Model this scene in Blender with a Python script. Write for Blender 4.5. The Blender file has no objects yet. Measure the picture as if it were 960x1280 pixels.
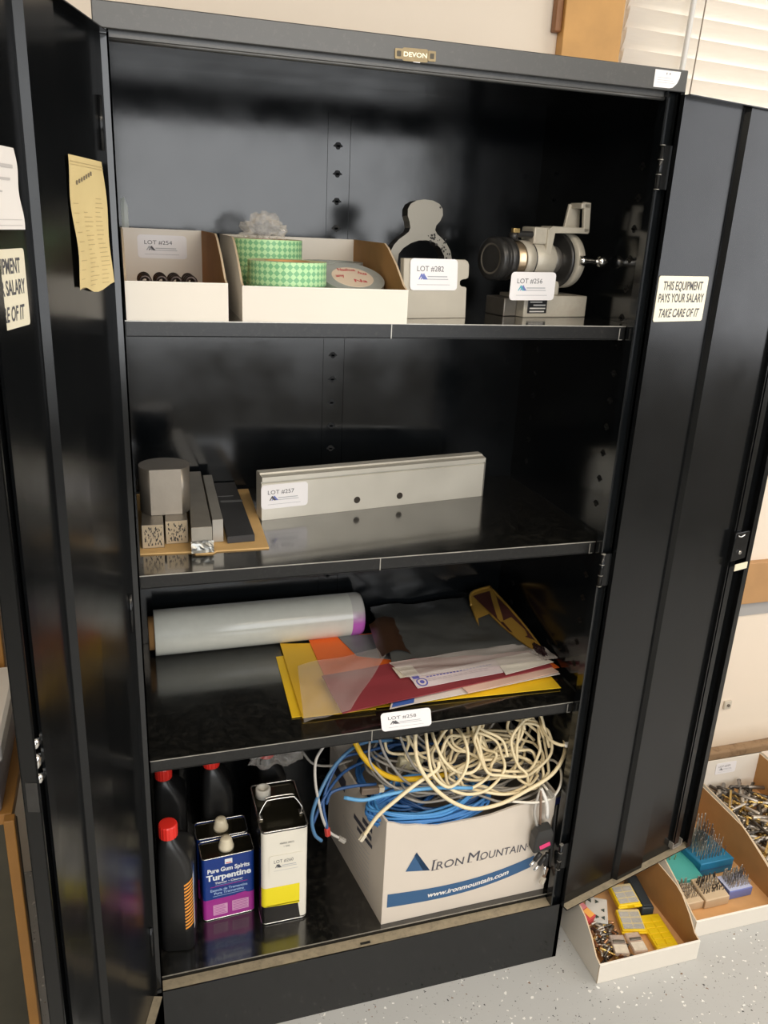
import bpy, bmesh, math, random
from mathutils import Vector, Matrix, noise
random.seed(7)
PI = math.pi
def R(a): return math.radians(a)
scn = bpy.context.scene
col = scn.collection

# ------------------------------------------------------------------ camera
cam_d = bpy.data.cameras.new('camera'); cam = bpy.data.objects.new('camera', cam_d); col.objects.link(cam)
cam_d.sensor_fit = 'VERTICAL'; cam_d.sensor_height = 36.0; cam_d.lens = 36.0 * 1024.726 / 1280.0
cam_d.clip_start = 0.02
_r, _u, _f = Vector((0.953773, -0.296994, 0.045952)), Vector((0.056585, 0.327640, 0.943107)), Vector((0.295153, 0.896909, -0.329300))
_m = Matrix((( _r[0], _u[0], -_f[0], (0.011564, -1.278329, 1.615223)[0]), (_r[1], _u[1], -_f[1], (0.011564, -1.278329, 1.615223)[1]), (_r[2], _u[2], -_f[2], (0.011564, -1.278329, 1.615223)[2]), (0, 0, 0, 1)))
cam.matrix_world = _m
scn.camera = cam

# ------------------------------------------------------------------ world, lights, exposure
scn.view_settings.view_transform = 'Standard'; scn.view_settings.look = 'None'
scn.view_settings.gamma = 1.0; scn.view_settings.use_curve_mapping = False
scn.view_settings.exposure = 0.0
w = bpy.data.worlds.new('daylight'); scn.world = w; w.use_nodes = True
w.node_tree.nodes['Background'].inputs[0].default_value = (0.80, 0.90, 1.0, 1)
w.node_tree.nodes['Background'].inputs[1].default_value = 5.5
def area(name, loc, rot, sx, sy, power, color):
    d = bpy.data.lights.new(name, 'AREA'); d.shape = 'RECTANGLE'; d.size = sx; d.size_y = sy
    d.energy = power; d.color = color
    o = bpy.data.objects.new(name, d); col.objects.link(o); o.location = loc; o.rotation_euler = rot
    return o
# daylight through the wide opening behind the photographer and the side window
area('daylight_front_window', (0.75, -3.93, 1.72), (R(90), 0, 0), 2.9, 1.85, 74, (0.94, 0.97, 1.0))
area('daylight_side_window', (3.93, -1.35, 1.85), (R(90), 0, R(90)), 2.2, 1.5, 32, (0.93, 0.95, 1.0))
# the ceiling's fluorescent fixtures
for lx, ly, pw in ((-0.9, -1.9, 29), (0.9, -1.9, 29), (2.4, -1.0, 22), (0.2, -3.0, 13)):
    area('ceiling_tube', (lx, ly, 2.66), (0, 0, 0), 1.2, 0.30, pw, (1.0, 0.87, 0.70))

# ------------------------------------------------------------------ materials
MATS = {}
def mat(name, c, rough=0.5, metal=0.0, spec=0.5, bump=0.0, bscale=200, var=0.0, vscale=20, dust=0.0, dcol=(.35, .33, .28), dscale=60, emit=None, dthr=.6, rvar=0.0):
    if name in MATS: return MATS[name]
    m = bpy.data.materials.new(name); m.use_nodes = True; nt = m.node_tree; n = nt.nodes; L = nt.links
    b = n['Principled BSDF']
    b.inputs['Base Color'].default_value = (*c, 1); b.inputs['Roughness'].default_value = rough
    b.inputs['Metallic'].default_value = metal; b.inputs['Specular IOR Level'].default_value = spec
    if emit: b.inputs['Emission Color'].default_value = (*c, 1); b.inputs['Emission Strength'].default_value = emit
    if bump or var or dust or rvar:
        tc = n.new('ShaderNodeTexCoord')
    src = None
    if var:
        t = n.new('ShaderNodeTexNoise'); t.inputs['Scale'].default_value = vscale; t.inputs['Detail'].default_value = 5
        L.new(tc.outputs['Object'], t.inputs['Vector'])
        mx = n.new('ShaderNodeMix'); mx.data_type = 'RGBA'
        L.new(t.outputs['Fac'], mx.inputs['Factor'])
        mx.inputs['A'].default_value = (*[max(0, v * (1 - var)) for v in c], 1); mx.inputs['B'].default_value = (*[min(1, v * (1 + var)) for v in c], 1)
        src = mx.outputs['Result']
    if dust:
        t = n.new('ShaderNodeTexNoise'); t.inputs['Scale'].default_value = dscale; t.inputs['Detail'].default_value = 8; t.inputs['Roughness'].default_value = .7
        L.new(tc.outputs['Object'], t.inputs['Vector'])
        rp = n.new('ShaderNodeMapRange'); rp.inputs['From Min'].default_value = dthr - .12; rp.inputs['From Max'].default_value = dthr + .12
        rp.inputs['To Max'].default_value = dust
        L.new(t.outputs['Fac'], rp.inputs['Value'])
        mx = n.new('ShaderNodeMix'); mx.data_type = 'RGBA'; L.new(rp.outputs['Result'], mx.inputs['Factor'])
        if src: L.new(src, mx.inputs['A'])
        else: mx.inputs['A'].default_value = (*c, 1)
        mx.inputs['B'].default_value = (*dcol, 1); src = mx.outputs['Result']
    if src: L.new(src, b.inputs['Base Color'])
    if rvar:
        t = n.new('ShaderNodeTexNoise'); t.inputs['Scale'].default_value = 9; t.inputs['Detail'].default_value = 6
        L.new(tc.outputs['Object'], t.inputs['Vector'])
        rp = n.new('ShaderNodeMapRange'); rp.inputs['From Min'].default_value = .3; rp.inputs['From Max'].default_value = .7
        rp.inputs['To Min'].default_value = max(0.02, rough - rvar); rp.inputs['To Max'].default_value = rough + rvar
        L.new(t.outputs['Fac'], rp.inputs['Value']); L.new(rp.outputs['Result'], b.inputs['Roughness'])
    if bump:
        t = n.new('ShaderNodeTexNoise'); t.inputs['Scale'].default_value = bscale; t.inputs['Detail'].default_value = 4
        L.new(tc.outputs['Object'], t.inputs['Vector'])
        bp = n.new('ShaderNodeBump'); bp.inputs['Strength'].default_value = bump; bp.inputs['Distance'].default_value = 0.002
        L.new(t.outputs['Fac'], bp.inputs['Height']); L.new(bp.outputs['Normal'], b.inputs['Normal'])
    MATS[name] = m; return m
def film(name, c, alpha, rough=0.15):
    if name in MATS: return MATS[name]
    m = bpy.data.materials.new(name); m.use_nodes = True; nt = m.node_tree
    b = nt.nodes['Principled BSDF']; b.inputs['Base Color'].default_value = (*c, 1); b.inputs['Roughness'].default_value = rough
    b.inputs['Alpha'].default_value = alpha
    MATS[name] = m; return m
enamel = mat('black_enamel', (.004, .005, .006), .15, spec=.62, bump=.02, bscale=60, dust=.05, dcol=(.20, .19, .17), dscale=260, dthr=.68, rvar=.05)
enamel_door = mat('black_enamel_door', (.0045, .005, .0055), .21, spec=.36, bump=.02, bscale=60, dust=.08, dcol=(.22, .2, .17), dscale=300, dthr=.70, rvar=.05)
enamel_shelf = mat('black_enamel_dusty_shelf', (.006, .006, .0055), .17, spec=.85, bump=.03, bscale=120, dust=.11, dcol=(.22, .20, .16), dscale=60, dthr=.60, rvar=.09)
enamel_lip = mat('black_enamel_lip', (.006, .006, .006), .3, spec=.45, bump=.03, bscale=100, dust=.08, dcol=(.22, .20, .17), dscale=150, dthr=.64)
for _m in (enamel_shelf,):
    _b = _m.node_tree.nodes['Principled BSDF']; _b.inputs['Coat Weight'].default_value = .8; _b.inputs['Coat Roughness'].default_value = .10; _b.inputs['Coat IOR'].default_value = 1.6
ledge_dust = mat('dusty_ledge', (.30, .25, .17), .75, var=.35, vscale=40, dust=.5, dcol=(.08, .07, .05), dscale=90, dthr=.6)
bare = mat('worn_bare_edge', (.42, .40, .36), .35, .6, var=.4, vscale=120)
wcard = mat('white_card', (.76, .71, .63), .6, var=.03, vscale=8)
kraft = mat('kraft_card', (.44, .23, .08), .8, var=.14, vscale=25)
kraft_lt = mat('kraft_card_pale', (.68, .38, .16), .8, var=.12, vscale=30)
label_w = mat('label_paper', (.84, .82, .83), .45)
ink = mat('print_ink', (.09, .09, .10), .6)
inkgrey = mat('print_grey', (.42, .43, .46), .6)
inkblue = mat('print_blue', (.16, .20, .50), .5)
inkteal = mat('print_teal', (.10, .42, .52), .5)
steel = mat('ground_steel', (.52, .49, .44), .34, .85, var=.18, vscale=18, bump=.05, bscale=150)
steel_dk = mat('mill_steel', (.24, .22, .19), .42, .75, var=.3, vscale=24, bump=.08, bscale=160)
alu = mat('machined_aluminium', (.70, .67, .59), .36, .35, var=.1, vscale=10, rvar=.08)
chrome = mat('chrome', (.80, .79, .77), .12, 1.0)
blackiron = mat('black_oxide', (.040, .039, .038), .34, .4, var=.4, vscale=60)
castpaint = mat('grey_cast_paint', (.50, .46, .38), .42, .15, bump=.3, bscale=130, var=.16, vscale=30, dust=.35, dcol=(.25, .14, .10), dscale=28, dthr=.66)
brass = mat('brass', (.66, .48, .20), .34, .9, var=.3, vscale=60)
brass_old = mat('aged_brass', (.26, .20, .11), .45, .5, var=.3, vscale=90)
cream = mat('cream_plastic', (.78, .70, .52), .42)
white_pl = mat('white_plastic', (.80, .78, .74), .35)
redcap = mat('red_plastic', (.78, .03, .02), .35)
black_pl = mat('black_plastic', (.014, .014, .014), .34, spec=.5)
yellow = mat('yellow_paper', (.90, .58, .02), .55, var=.06, vscale=14)
orange = mat('orange_paper', (.86, .16, .02), .55)
maroon = mat('maroon_paper', (.27, .04, .05), .5, var=.08, vscale=10)
wood_o = mat('pine_wood', (.62, .33, .10), .5, var=.22, vscale=14)

# ------------------------------------------------------------------ mesh builder
class B:
    def __init__(s): s.bm = bmesh.new()
    def _tag(s, faces, mi, smooth):
        for f in faces: f.material_index = mi; f.smooth = smooth
    def add(s, vs, fs, mi=0, smooth=False):
        v = [s.bm.verts.new(p) for p in vs]; out = []
        for f in fs:
            try: out.append(s.bm.faces.new([v[i] for i in f]))
            except ValueError: pass
        s._tag(out, mi, smooth); return v
    def box(s, lo, hi, mi=0, bev=0.0, M=None, seg=2):
        x0, y0, z0 = lo; x1, y1, z1 = hi
        vs = [(x0,y0,z0),(x1,y0,z0),(x1,y1,z0),(x0,y1,z0),(x0,y0,z1),(x1,y0,z1),(x1,y1,z1),(x0,y1,z1)]
        if M: vs = [M @ Vector(p) for p in vs]
        v = s.add(vs, [(0,3,2,1),(4,5,6,7),(0,1,5,4),(1,2,6,5),(2,3,7,6),(3,0,4,7)], mi)
        if bev:
            ed = {e for q in v for e in q.link_edges}
            r = bmesh.ops.bevel(s.bm, geom=list(ed), offset=bev, segments=seg, affect='EDGES', profile=.5)
            for f in r['faces']: f.material_index = mi; f.smooth = True
        return s
    def cbox(s, c, size, mi=0, bev=0.0, M=None):
        return s.box([c[i]-size[i]/2 for i in range(3)], [c[i]+size[i]/2 for i in range(3)], mi, bev, M)
    def prism(s, poly, vec, mi=0, M=None, bev=0.0, side=None):
        a = [Vector(p) for p in poly]; b = [p + Vector(vec) for p in a]; n = len(a)
        vs = a + b
        if M: vs = [M @ p for p in vs]
        k = [s.bm.verts.new(p) for p in vs]
        f1 = s.bm.faces.new(k[:n][::-1]); f2 = s.bm.faces.new(k[n:])
        sd = [s.bm.faces.new((k[i], k[(i+1)%n], k[n+(i+1)%n], k[n+i])) for i in range(n)]
        s._tag([f1, f2], mi, False); s._tag(sd, mi if side is None else side, False)
        if bev:
            ed = {e for q in (f1, f2) for e in q.edges}
            r = bmesh.ops.bevel(s.bm, geom=list(ed), offset=bev, segments=1, affect='EDGES')
        return s
    def loft(s, rings, mi=0, smooth=True, cap=True, M=None, mis=None):
        K = []
        for r in rings: K.append([s.bm.verts.new((M @ Vector(p)) if M else p) for p in r])
        n = len(K[0])
        for j in range(len(K)-1):
            fs = [s.bm.faces.new((K[j][i], K[j][(i+1)%n], K[j+1][(i+1)%n], K[j+1][i])) for i in range(n)]
            s._tag(fs, mis[j] if mis else mi, smooth)
        if cap:
            f = [s.bm.faces.new(K[0][::-1]), s.bm.faces.new(K[-1])]
            f[0].material_index = mis[0] if mis else mi; f[1].material_index = mis[-1] if mis else mi
        return s
    def lathe(s, prof, M=None, n=24, mi=0, mis=None, smooth=True, cap=True):
        rings = [[(r*math.cos(2*PI*i/n), r*math.sin(2*PI*i/n), z) for i in range(n)] for r, z in prof]
        return s.loft(rings, mi, smooth, cap, M, mis)
    def tube(s, pts, r, n=7, mi=0, closed=False, dense=4, flat=1.0):
        P = [Vector(p) for p in pts]
        Q = []
        m = len(P)
        for i in range(m if closed else m-1):
            p0 = P[(i-1)%m] if (closed or i) else P[0]*2-P[1]; p1 = P[i]; p2 = P[(i+1)%m]
            p3 = P[(i+2)%m] if (closed or i+2 < m) else P[-1]*2-P[-2]
            for k in range(dense):
                t = k/dense
                Q.append(.5*((2*p1)+(p2-p0)*t+(2*p0-5*p1+4*p2-p3)*t*t+(3*p1-p0-3*p2+p3)*t**3))
        if not closed: Q.append(P[-1])
        rings = []; up = None
        for i, q in enumerate(Q):
            a = Q[i-1] if (i or closed) else Q[0]; b = Q[(i+1)%len(Q)] if (closed or i+1 < len(Q)) else Q[-1]
            t = (b-a).normalized() if (b-a).length > 1e-9 else Vector((0,0,1))
            if up is None: up = t.orthogonal().normalized()
            up = up - t*up.dot(t)
            up = up.normalized() if up.length > 1e-6 else t.orthogonal().normalized()
            v = t.cross(up)
            rings.append([q + (up*math.cos(2*PI*k/n) + v*math.sin(2*PI*k/n)*flat)*r for k in range(n)])
        if closed: rings.append(rings[0])
        return s.loft(rings, mi, True, not closed)
    def quad(s, a, b, c, d, mi=0):
        s.add([a, b, c, d], [(0,1,2,3)], mi); return s
    def text(s, body, o, ex, ey, h, mi=0, width=None, align='CENTER', bold=0.0, shear=0.0, ext=0.0002, warp=None):
        cu = bpy.data.curves.new('t', 'FONT'); cu.body = body; cu.size = 1.0; cu.offset = bold; cu.shear = shear; cu.resolution_u = 3
        ob = bpy.data.objects.new('t', cu); me = bpy.data.meshes.new_from_object(ob)
        co = [v.co.copy() for v in me.vertices]; fs = [tuple(p.vertices) for p in me.polygons]
        bpy.data.objects.remove(ob); bpy.data.curves.remove(cu); bpy.data.meshes.remove(me)
        if not co: return s
        x0 = min(c.x for c in co); x1 = max(c.x for c in co); y0 = min(c.y for c in co); y1 = max(c.y for c in co)
        sy = h/(0.70); sx = (width/(x1-x0)) if width else sy
        ax = {'CENTER': (x0+x1)/2, 'LEFT': x0, 'RIGHT': x1}[align]
        ex = Vector(ex); ey = Vector(ey); nz = ex.cross(ey).normalized(); o = Vector(o)
        s.add([o + ex*((c.x-ax)*sx) + ey*(c.y*sy + (warp((c.x-ax)*sx) if warp else 0)) + nz*ext for c in co], fs, mi); return s
    def bar(s, o, ex, ey, x0, x1, y0, y1, mi, lift=.0002):
        o = Vector(o); ex = Vector(ex); ey = Vector(ey); n = ex.cross(ey).normalized()*lift
        return s.add([o+ex*x0+ey*y0+n, o+ex*x1+ey*y0+n, o+ex*x1+ey*y1+n, o+ex*x0+ey*y1+n], [(0,1,2,3)], mi)
def rr(cx, cy, hx, hy, z, rad, n=5):
    out = []
    for qx, qy, a0 in ((1,1,0),(-1,1,90),(-1,-1,180),(1,-1,270)):
        for i in range(n+1):
            a = R(a0 + 90*i/n)
            out.append((cx+qx*(hx-rad)+rad*math.cos(a), cy+qy*(hy-rad)+rad*math.sin(a), z))
    return out
ORG = {}
def link(name, b, mats, parent=None, world=True, loc=None, rotz=0.0):
    """link builder b as ONE mesh; shapes are given in world space (world) or in the parent's own space"""
    bmesh.ops.recalc_face_normals(b.bm, faces=b.bm.faces[:])
    bm = b.bm
    if parent is not None:
        if world: bmesh.ops.translate(bm, verts=bm.verts[:], vec=-ORG.get(parent.name, Vector()))
    elif world and bm.verts:
        xs = [v.co for v in bm.verts]
        o = Vector(((min(v.x for v in xs)+max(v.x for v in xs))/2, (min(v.y for v in xs)+max(v.y for v in xs))/2, min(v.z for v in xs)))
        bmesh.ops.translate(bm, verts=bm.verts[:], vec=-o); loc = o
    me = bpy.data.meshes.new(name); bm.to_mesh(me); bm.free()
    for m in (mats if isinstance(mats, (list, tuple)) else [mats]): me.materials.append(m)
    ob = bpy.data.objects.new(name, me); col.objects.link(ob)
    if parent is not None:
        ob.parent = parent; ORG[ob.name] = ORG.get(parent.name, Vector()).copy()
    elif loc is not None:
        ob.location = loc; ORG[ob.name] = Vector(loc)
    if rotz: ob.rotation_euler = (0, 0, rotz)
    return ob
def tag(o, label, cat, group=None, kind=None):
    if label: o['label'] = label
    if cat: o['category'] = cat
    if group: o['group'] = group
    if kind: o['kind'] = kind
    return o
def thing(name, label, cat, loc=(0,0,0), rotz=0.0, group=None):
    o = bpy.data.objects.new(name, None); col.objects.link(o); o.empty_display_size = .05
    o.location = loc; o.rotation_euler = (0, 0, rotz); ORG[o.name] = Vector(loc)
    return tag(o, label, cat, group)
def struct(name, b, mats): return tag(link(name, b, mats), None, None, kind='structure')
def copy_tree(o, loc, rotz, label, group=None):
    c = o.copy(); col.objects.link(c); c.location = loc; c.rotation_euler = (0, 0, rotz); c['label'] = label
    if group: c['group'] = group
    for ch in o.children:
        d = ch.copy(); col.objects.link(d); d.parent = c
        for g in ch.children:
            e = g.copy(); col.objects.link(e); e.parent = d
    return c
def lot_label(number, o, ex, ey, w, h, parent, first=inkblue, second=inkblue, name='lot_label', faint=False):
    """a printed lot card: LOT number, a two-peak mark and fine print; o is its lower left corner"""
    b = B(); ex = Vector(ex).normalized(); ey = Vector(ey).normalized(); n = ex.cross(ey); o = Vector(o)
    r = .07*w; pts = []
    for cx, cy, a0 in ((w-r, h-r, 0), (r, h-r, 90), (r, r, 180), (w-r, r, 270)):
        for i in range(4):
            a = R(a0+30*i); pts.append(o + ex*(cx+r*math.cos(a)) + ey*(cy+r*math.sin(a)))
    b.prism(pts, n*.0006, 0)
    q = o + n*.0007
    b.text('LOT #%s' % number, q + ex*(w*.14) + ey*(h*.60), ex, ey, h*.17, 1, width=w*.56, align='LEFT')
    for k, (x0, mi) in enumerate(((.17, 2), (.215, 3))):
        bx = w*x0; y = h*.34; t = h*.19
        b.add([q+ex*bx+ey*y+n*.0002, q+ex*(bx+.022*w)+ey*y+n*.0002, q+ex*(bx+.085*w)+ey*(y+t)+n*.0002, q+ex*(bx+.055*w)+ey*(y+t)+n*.0002], [(0,1,2,3)], mi)
        b.add([q+ex*(bx+.07*w)+ey*(y+t)+n*.0003, q+ex*(bx+.045*w)+ey*(y+t*.6)+n*.0003, q+ex*(bx+.10*w)+ey*y+n*.0003, q+ex*(bx+.15*w)+ey*y+n*.0003], [(0,1,2,3)], mi)
    b.bar(q, ex, ey, w*.36, w*.78, h*.42, h*.455, 4); b.bar(q, ex, ey, w*.36, w*.80, h*.34, h*.365, 4)
    b.bar(q, ex, ey, w*.14, w*.84, h*.17, h*.185, 4)
    return link(name, b, [label_w, ink, first, second, inkgrey], parent)

# ------------------------------------------------------------------ the room
X0, X1, Y0, YW, ZC = -2.6, 4.0, -4.0, 0.59, 2.7
def floor_mat():
    m = mat('speckled_epoxy', (.50, .50, .48), .33, spec=.4); nt = m.node_tree; n = nt.nodes; L = nt.links
    b = n['Principled BSDF']; tc = n.new('ShaderNodeTexCoord'); last = None
    base = (.47, .475, .47, 1)
    for sc, thr, c in ((75, .17, (.78, .77, .74, 1)), (95, .13, (.055, .055, .06, 1)), (60, .11, (.20, .12, .07, 1)), (48, .12, (.86, .86, .84, 1)), (140, .14, (.16, .15, .14, 1))):
        mp = n.new('ShaderNodeMapping'); mp.inputs['Location'].default_value = (sc*.137, sc*.071, 0); L.new(tc.outputs['Object'], mp.inputs['Vector'])
        dn = n.new('ShaderNodeTexNoise'); dn.inputs['Scale'].default_value = sc*1.7; L.new(mp.outputs['Vector'], dn.inputs['Vector'])
        ad = n.new('ShaderNodeMix'); ad.data_type = 'RGBA'; ad.inputs['Factor'].default_value = .012
        L.new(mp.outputs['Vector'], ad.inputs['A']); L.new(dn.outputs['Color'], ad.inputs['B'])
        v = n.new('ShaderNodeTexVoronoi'); v.inputs['Scale'].default_value = sc; L.new(ad.outputs['Result'], v.inputs['Vector'])
        wn = n.new('ShaderNodeSeparateColor'); L.new(v.outputs['Color'], wn.inputs['Color'])
        a = n.new('ShaderNodeMath'); a.operation = 'MULTIPLY'; L.new(wn.outputs['Red'], a.inputs[0]); a.inputs[1].default_value = thr*1.5
        t = n.new('ShaderNodeMath'); t.operation = 'LESS_THAN'; L.new(v.outputs['Distance'], t.inputs[0]); L.new(a.outputs[0], t.inputs[1])
        g = n.new('ShaderNodeMath'); g.operation = 'GREATER_THAN'; L.new(wn.outputs['Green'], g.inputs[0]); g.inputs[1].default_value = .50
        k = n.new('ShaderNodeMath'); k.operation = 'MULTIPLY'; L.new(t.outputs[0], k.inputs[0]); L.new(g.outputs[0], k.inputs[1])
        mx = n.new('ShaderNodeMix'); mx.data_type = 'RGBA'; L.new(k.outputs[0], mx.inputs['Factor'])
        if last: L.new(last, mx.inputs['A'])
        else: mx.inputs['A'].default_value = base
        mx.inputs['B'].default_value = c; last = mx.outputs['Result']
    L.new(last, b.inputs['Base Color']); return m
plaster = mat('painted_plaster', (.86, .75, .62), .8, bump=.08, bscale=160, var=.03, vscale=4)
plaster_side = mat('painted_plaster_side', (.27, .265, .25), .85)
struct('floor', B().box((X0, Y0, -.05), (X1, YW, 0)), floor_mat())
struct('ceiling', B().box((X0, Y0, ZC), (X1, YW, ZC+.05)), mat('ceiling_white', (.72, .70, .66), .9))
# back wall with the window opening
WX0, WX1, WZ0, WZ1 = 1.17, 2.35, 1.62, 2.5
b = B()
b.box((X0, YW, 0), (WX0, YW+.12, ZC)); b.box((WX1, YW, 0), (X1, YW+.12, ZC))
b.box((WX0, YW, 0), (WX1, YW+.12, WZ0)); b.box((WX0, YW, WZ1), (WX1, YW+.12, ZC))
struct('wall_back', b, plaster)
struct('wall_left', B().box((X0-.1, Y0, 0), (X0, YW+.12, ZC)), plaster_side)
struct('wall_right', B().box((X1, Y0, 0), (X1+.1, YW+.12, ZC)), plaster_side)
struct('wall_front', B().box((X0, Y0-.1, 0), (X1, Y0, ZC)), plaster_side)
b = B()
for lo, hi in (((WX0, YW+.05, WZ0), (WX0+.05, YW+.1, WZ1)), ((WX1-.05, YW+.05, WZ0), (WX1, YW+.1, WZ1)), ((WX0, YW+.05, WZ0), (WX1, YW+.1, WZ0+.05)), ((WX0, YW+.05, WZ1-.05), (WX1, YW+.1, WZ1)), ((1.70, YW+.05, WZ0), (1.74, YW+.1, WZ1))):
    b.box(lo, hi, 0, .003)
g = film('window_glass', (.9, .95, .95), .12, .02)
b.box((WX0+.05, YW+.07, WZ0+.05), (WX1-.05, YW+.074, WZ1-.05), 1)
struct('window_1', b, [white_pl, g])
# wooden window casing, and the wooden rail low on the wall
b = B(); b.box((.976, YW-.030, 1.50), (1.122, YW, 2.62), 0, .002)
struct('trim_1', b, wood_o)
b = B(); b.box((.959, YW-.020, 2.035), (.976, YW, 2.62), 0, .003)
struct('trim_2', b, mat('dark_stained_wood', (.30, .13, .05), .45, var=.2, vscale=15))
b = B(); b.box((1.0, YW-.024, .565), (X1, YW, .702), 0, .002); struct('trim_3', b, mat('oak_rail', (.50, .28, .12), .5, var=.2, vscale=10))
b = B(); b.box((1.0, YW-.006, .515), (X1, YW, .565), 0); struct('trim_4', b, mat('grey_strip', (.40, .39, .38), .6))
b = B(); b.box((1.0, YW-.035, 0), (X1, YW, .03), 0, .006); struct('baseboard_back', b, mat('dirty_base', (.36, .24, .14), .8, dust=.8, dcol=(.12, .07, .04), dscale=30))
# electrical cover plate on the wall
b = B(); b.cbox((1.838, YW-.004, .19), (.028, .008, .03), 0, .002); b.lathe([(.005, 0), (.005, .004)], Matrix.Translation((1.838, YW-.008, .19)) @ Matrix.Rotation(R(90), 4, 'X'), 10, 1)
tag(link('wall_plate', b, [mat('old_plate', (.62, .56, .46), .5), steel_dk]), 'small pale square plate on the wall beside the open right cabinet door', 'wall plate')

# window blind
def blind_mat():
    m = bpy.data.materials.new('blind_slat'); m.use_nodes = True; nt = m.node_tree; n = nt.nodes; L = nt.links
    n.remove(n['Principled BSDF']); d = n.new('ShaderNodeBsdfDiffuse'); t = n.new('ShaderNodeBsdfTranslucent'); mx = n.new('ShaderNodeMixShader')
    d.inputs['Color'].default_value = (.86, .80, .72, 1); t.inputs['Color'].default_value = (.86, .77, .66, 1); mx.inputs[0].default_value = .30
    L.new(d.outputs[0], mx.inputs[1]); L.new(t.outputs[0], mx.inputs[2]); L.new(mx.outputs[0], n['Material Output'].inputs[0]); return m
blm = blind_mat()
bl = thing('window_blind', 'pale horizontal slatted blind covering the window behind the cabinet', 'window blind', (1.70, YW-.02, 1.66), R(0))
bl.rotation_euler = (0, R(1.6), 0)
b = B(); n = 20; pitch = .0415
for k in range(n):
    z = .03 + k*pitch
    pr = []
    for i in range(7):
        t = i/6; u = (t-.5)*.048; pr.append((0, -u*math.sin(R(18))*1 - .004*math.cos((t-.5)*PI), u*math.cos(R(18))))
    b.loft([[(x, p[1]+q, p[2]+z) for p in pr] + [(x, p[1]+q+.0009, p[2]+z) for p in pr[::-1]] for x, q in ((-.576, 0), (.6, 0))], 0, False)
link('slats', b, blm, bl, world=False)
b = B(); b.box((-.576, -.018, 0), (.605, .012, .014), 0, .003); link('bottom_rail', b, white_pl, bl, world=False)
b = B(); b.box((-.576, -.02, .86), (.605, .02, .90), 0, .003); link('head_rail', b, white_pl, bl, world=False)
b = B(); b.tube([(-.435, -.032, .04), (-.432, -.032, .45), (-.43, -.03, .86)], .0065, 8); link('tilt_wand', b, white_pl, bl, world=False)
b = B(); b.tube([(-.40, -.03, .26), (-.398, -.03, .55), (-.395, -.03, .86)], .0016, 6); b.lathe([(.003,0),(.005,.01),(.003,.03)], Matrix.Translation((-.40,-.03,.235)), 8); link('pull_cord', b, mat('dark_cord', (.25, .2, .15), .7), bl, world=False)

# ------------------------------------------------------------------ the steel cabinet
W, D, H = 0.914, 0.478, 1.8747
Z0, Z1, Z2, Z3, ZS, ZR, YS = .1697, 1.4643, 1.0482, .6834, .1589, 1.8424, .0271
cab = thing('storage_cabinet', 'tall black steel storage cabinet standing with both doors swung open', 'cabinet', (W/2, D/2, 0))
b = B(); t = .0025
b.box((0, .002, 0), (t, D, H-.001)); b.box((W-t, .002, 0), (W, D, H-.001))
b.box((0, D-t, 0), (W, D, H-.001)); b.box((0, .002, H-t), (W, D, H))
# front stiles: a flat strip that turns back into the cabinet; the right one shows the hinge channel
b.box((0, 0, 0), (.0195, .003, ZR)); b.box((.0170, 0, ZS), (.0195, .020, ZR))
b.box((.9045, 0, 0), (W, .003, H-.03)); b.box((.9045, .0, 0), (.9065, .014, ZR)); b.box((.884, .012, 0), (.9065, .014, ZR)); b.box((.8815, .001, ZS), (.8845, .022, ZR))
b.box((0, 0, 0), (W, .003, ZS)); 
b.box((0, YS+.001, Z0-.02), (W, D, Z0-.002))
# seams of the back's centre strip
b.box((.432, D-.0045, Z0), (.4335, D-t, H-.05)); b.box((.479, D-.0045, Z0), (.4805, D-t, H-.05))
link('body', b, enamel, cab)
b = B(); b.box((t, YS, Z0-.003), (W-t, D-t, Z0), 0, .0008); link('bottom_panel', b, enamel_shelf, cab)
b = B(); b.box((.0195, .0005, ZS-.006), (.884, YS+.001, ZS), 0, .001)
b.box((.43, .008, ZS+.0001), (.452, .014, ZS+.0006), 1)
link('sill', b, [ledge_dust, black_pl], cab)
b = B(); b.box((.0195, YS-.0005, Z0-.0018), (.884, YS+.0006, Z0+.0002)); link('sill_edge', b, bare, cab)
b = B(); b.box((0, -.001, ZR), (W, .004, H), 0, .0015)
b.box((.02, .010, ZR-.013), (.884, .013, ZR+.004)); b.tube([(.02, .0085, ZR-.0105), (.45, .0085, ZR-.0105), (.884, .0085, ZR-.0105)], .0026, 10)
link('top_rail', b, mat('black_enamel_worn_rail', (.035, .035, .034), .42, spec=.9, bump=.06, bscale=90, dust=.12, dcol=(.3, .28, .24), dscale=160, dthr=.66), cab)
# mounting holes down the back strip and near the front of the right side
b = B()
def keyhole(c, ex, ez, ny):
    c = Vector(c); ex = Vector(ex); ez = Vector(ez); ny = Vector(ny)
    pts = []
    for u, v in ((-.0095,.001),(-.006,.0035),(-.0045,.0065),(0,.0075),(.0045,.0065),(.006,.0035),(.0095,.001),(.0095,-.001),(.005,-.002),(.0035,-.0055),(0,-.0065),(-.0035,-.0055),(-.005,-.002),(-.0095,-.001)): pts.append(c + ex*u + ez*v)
    b.prism(pts, ny*.0006, 0)
    b.add([c+ex*-.004+ez*.002+ny*.003, c+ex*.004+ez*.002+ny*.003, c+ex*.003+ez*-.002+ny*.0007, c+ex*-.003+ez*-.002+ny*.0007], [(0,1,2,3)], 1)
for k in range(30):
    z = 1.7626 - .0525*k
    if min(abs(z-q) for q in (Z1-.012, Z2-.012, Z3-.012, Z0)) > .02: keyhole((.4535, D-t, z), (1,0,0), (0,0,1), (0,-1,0))
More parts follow.
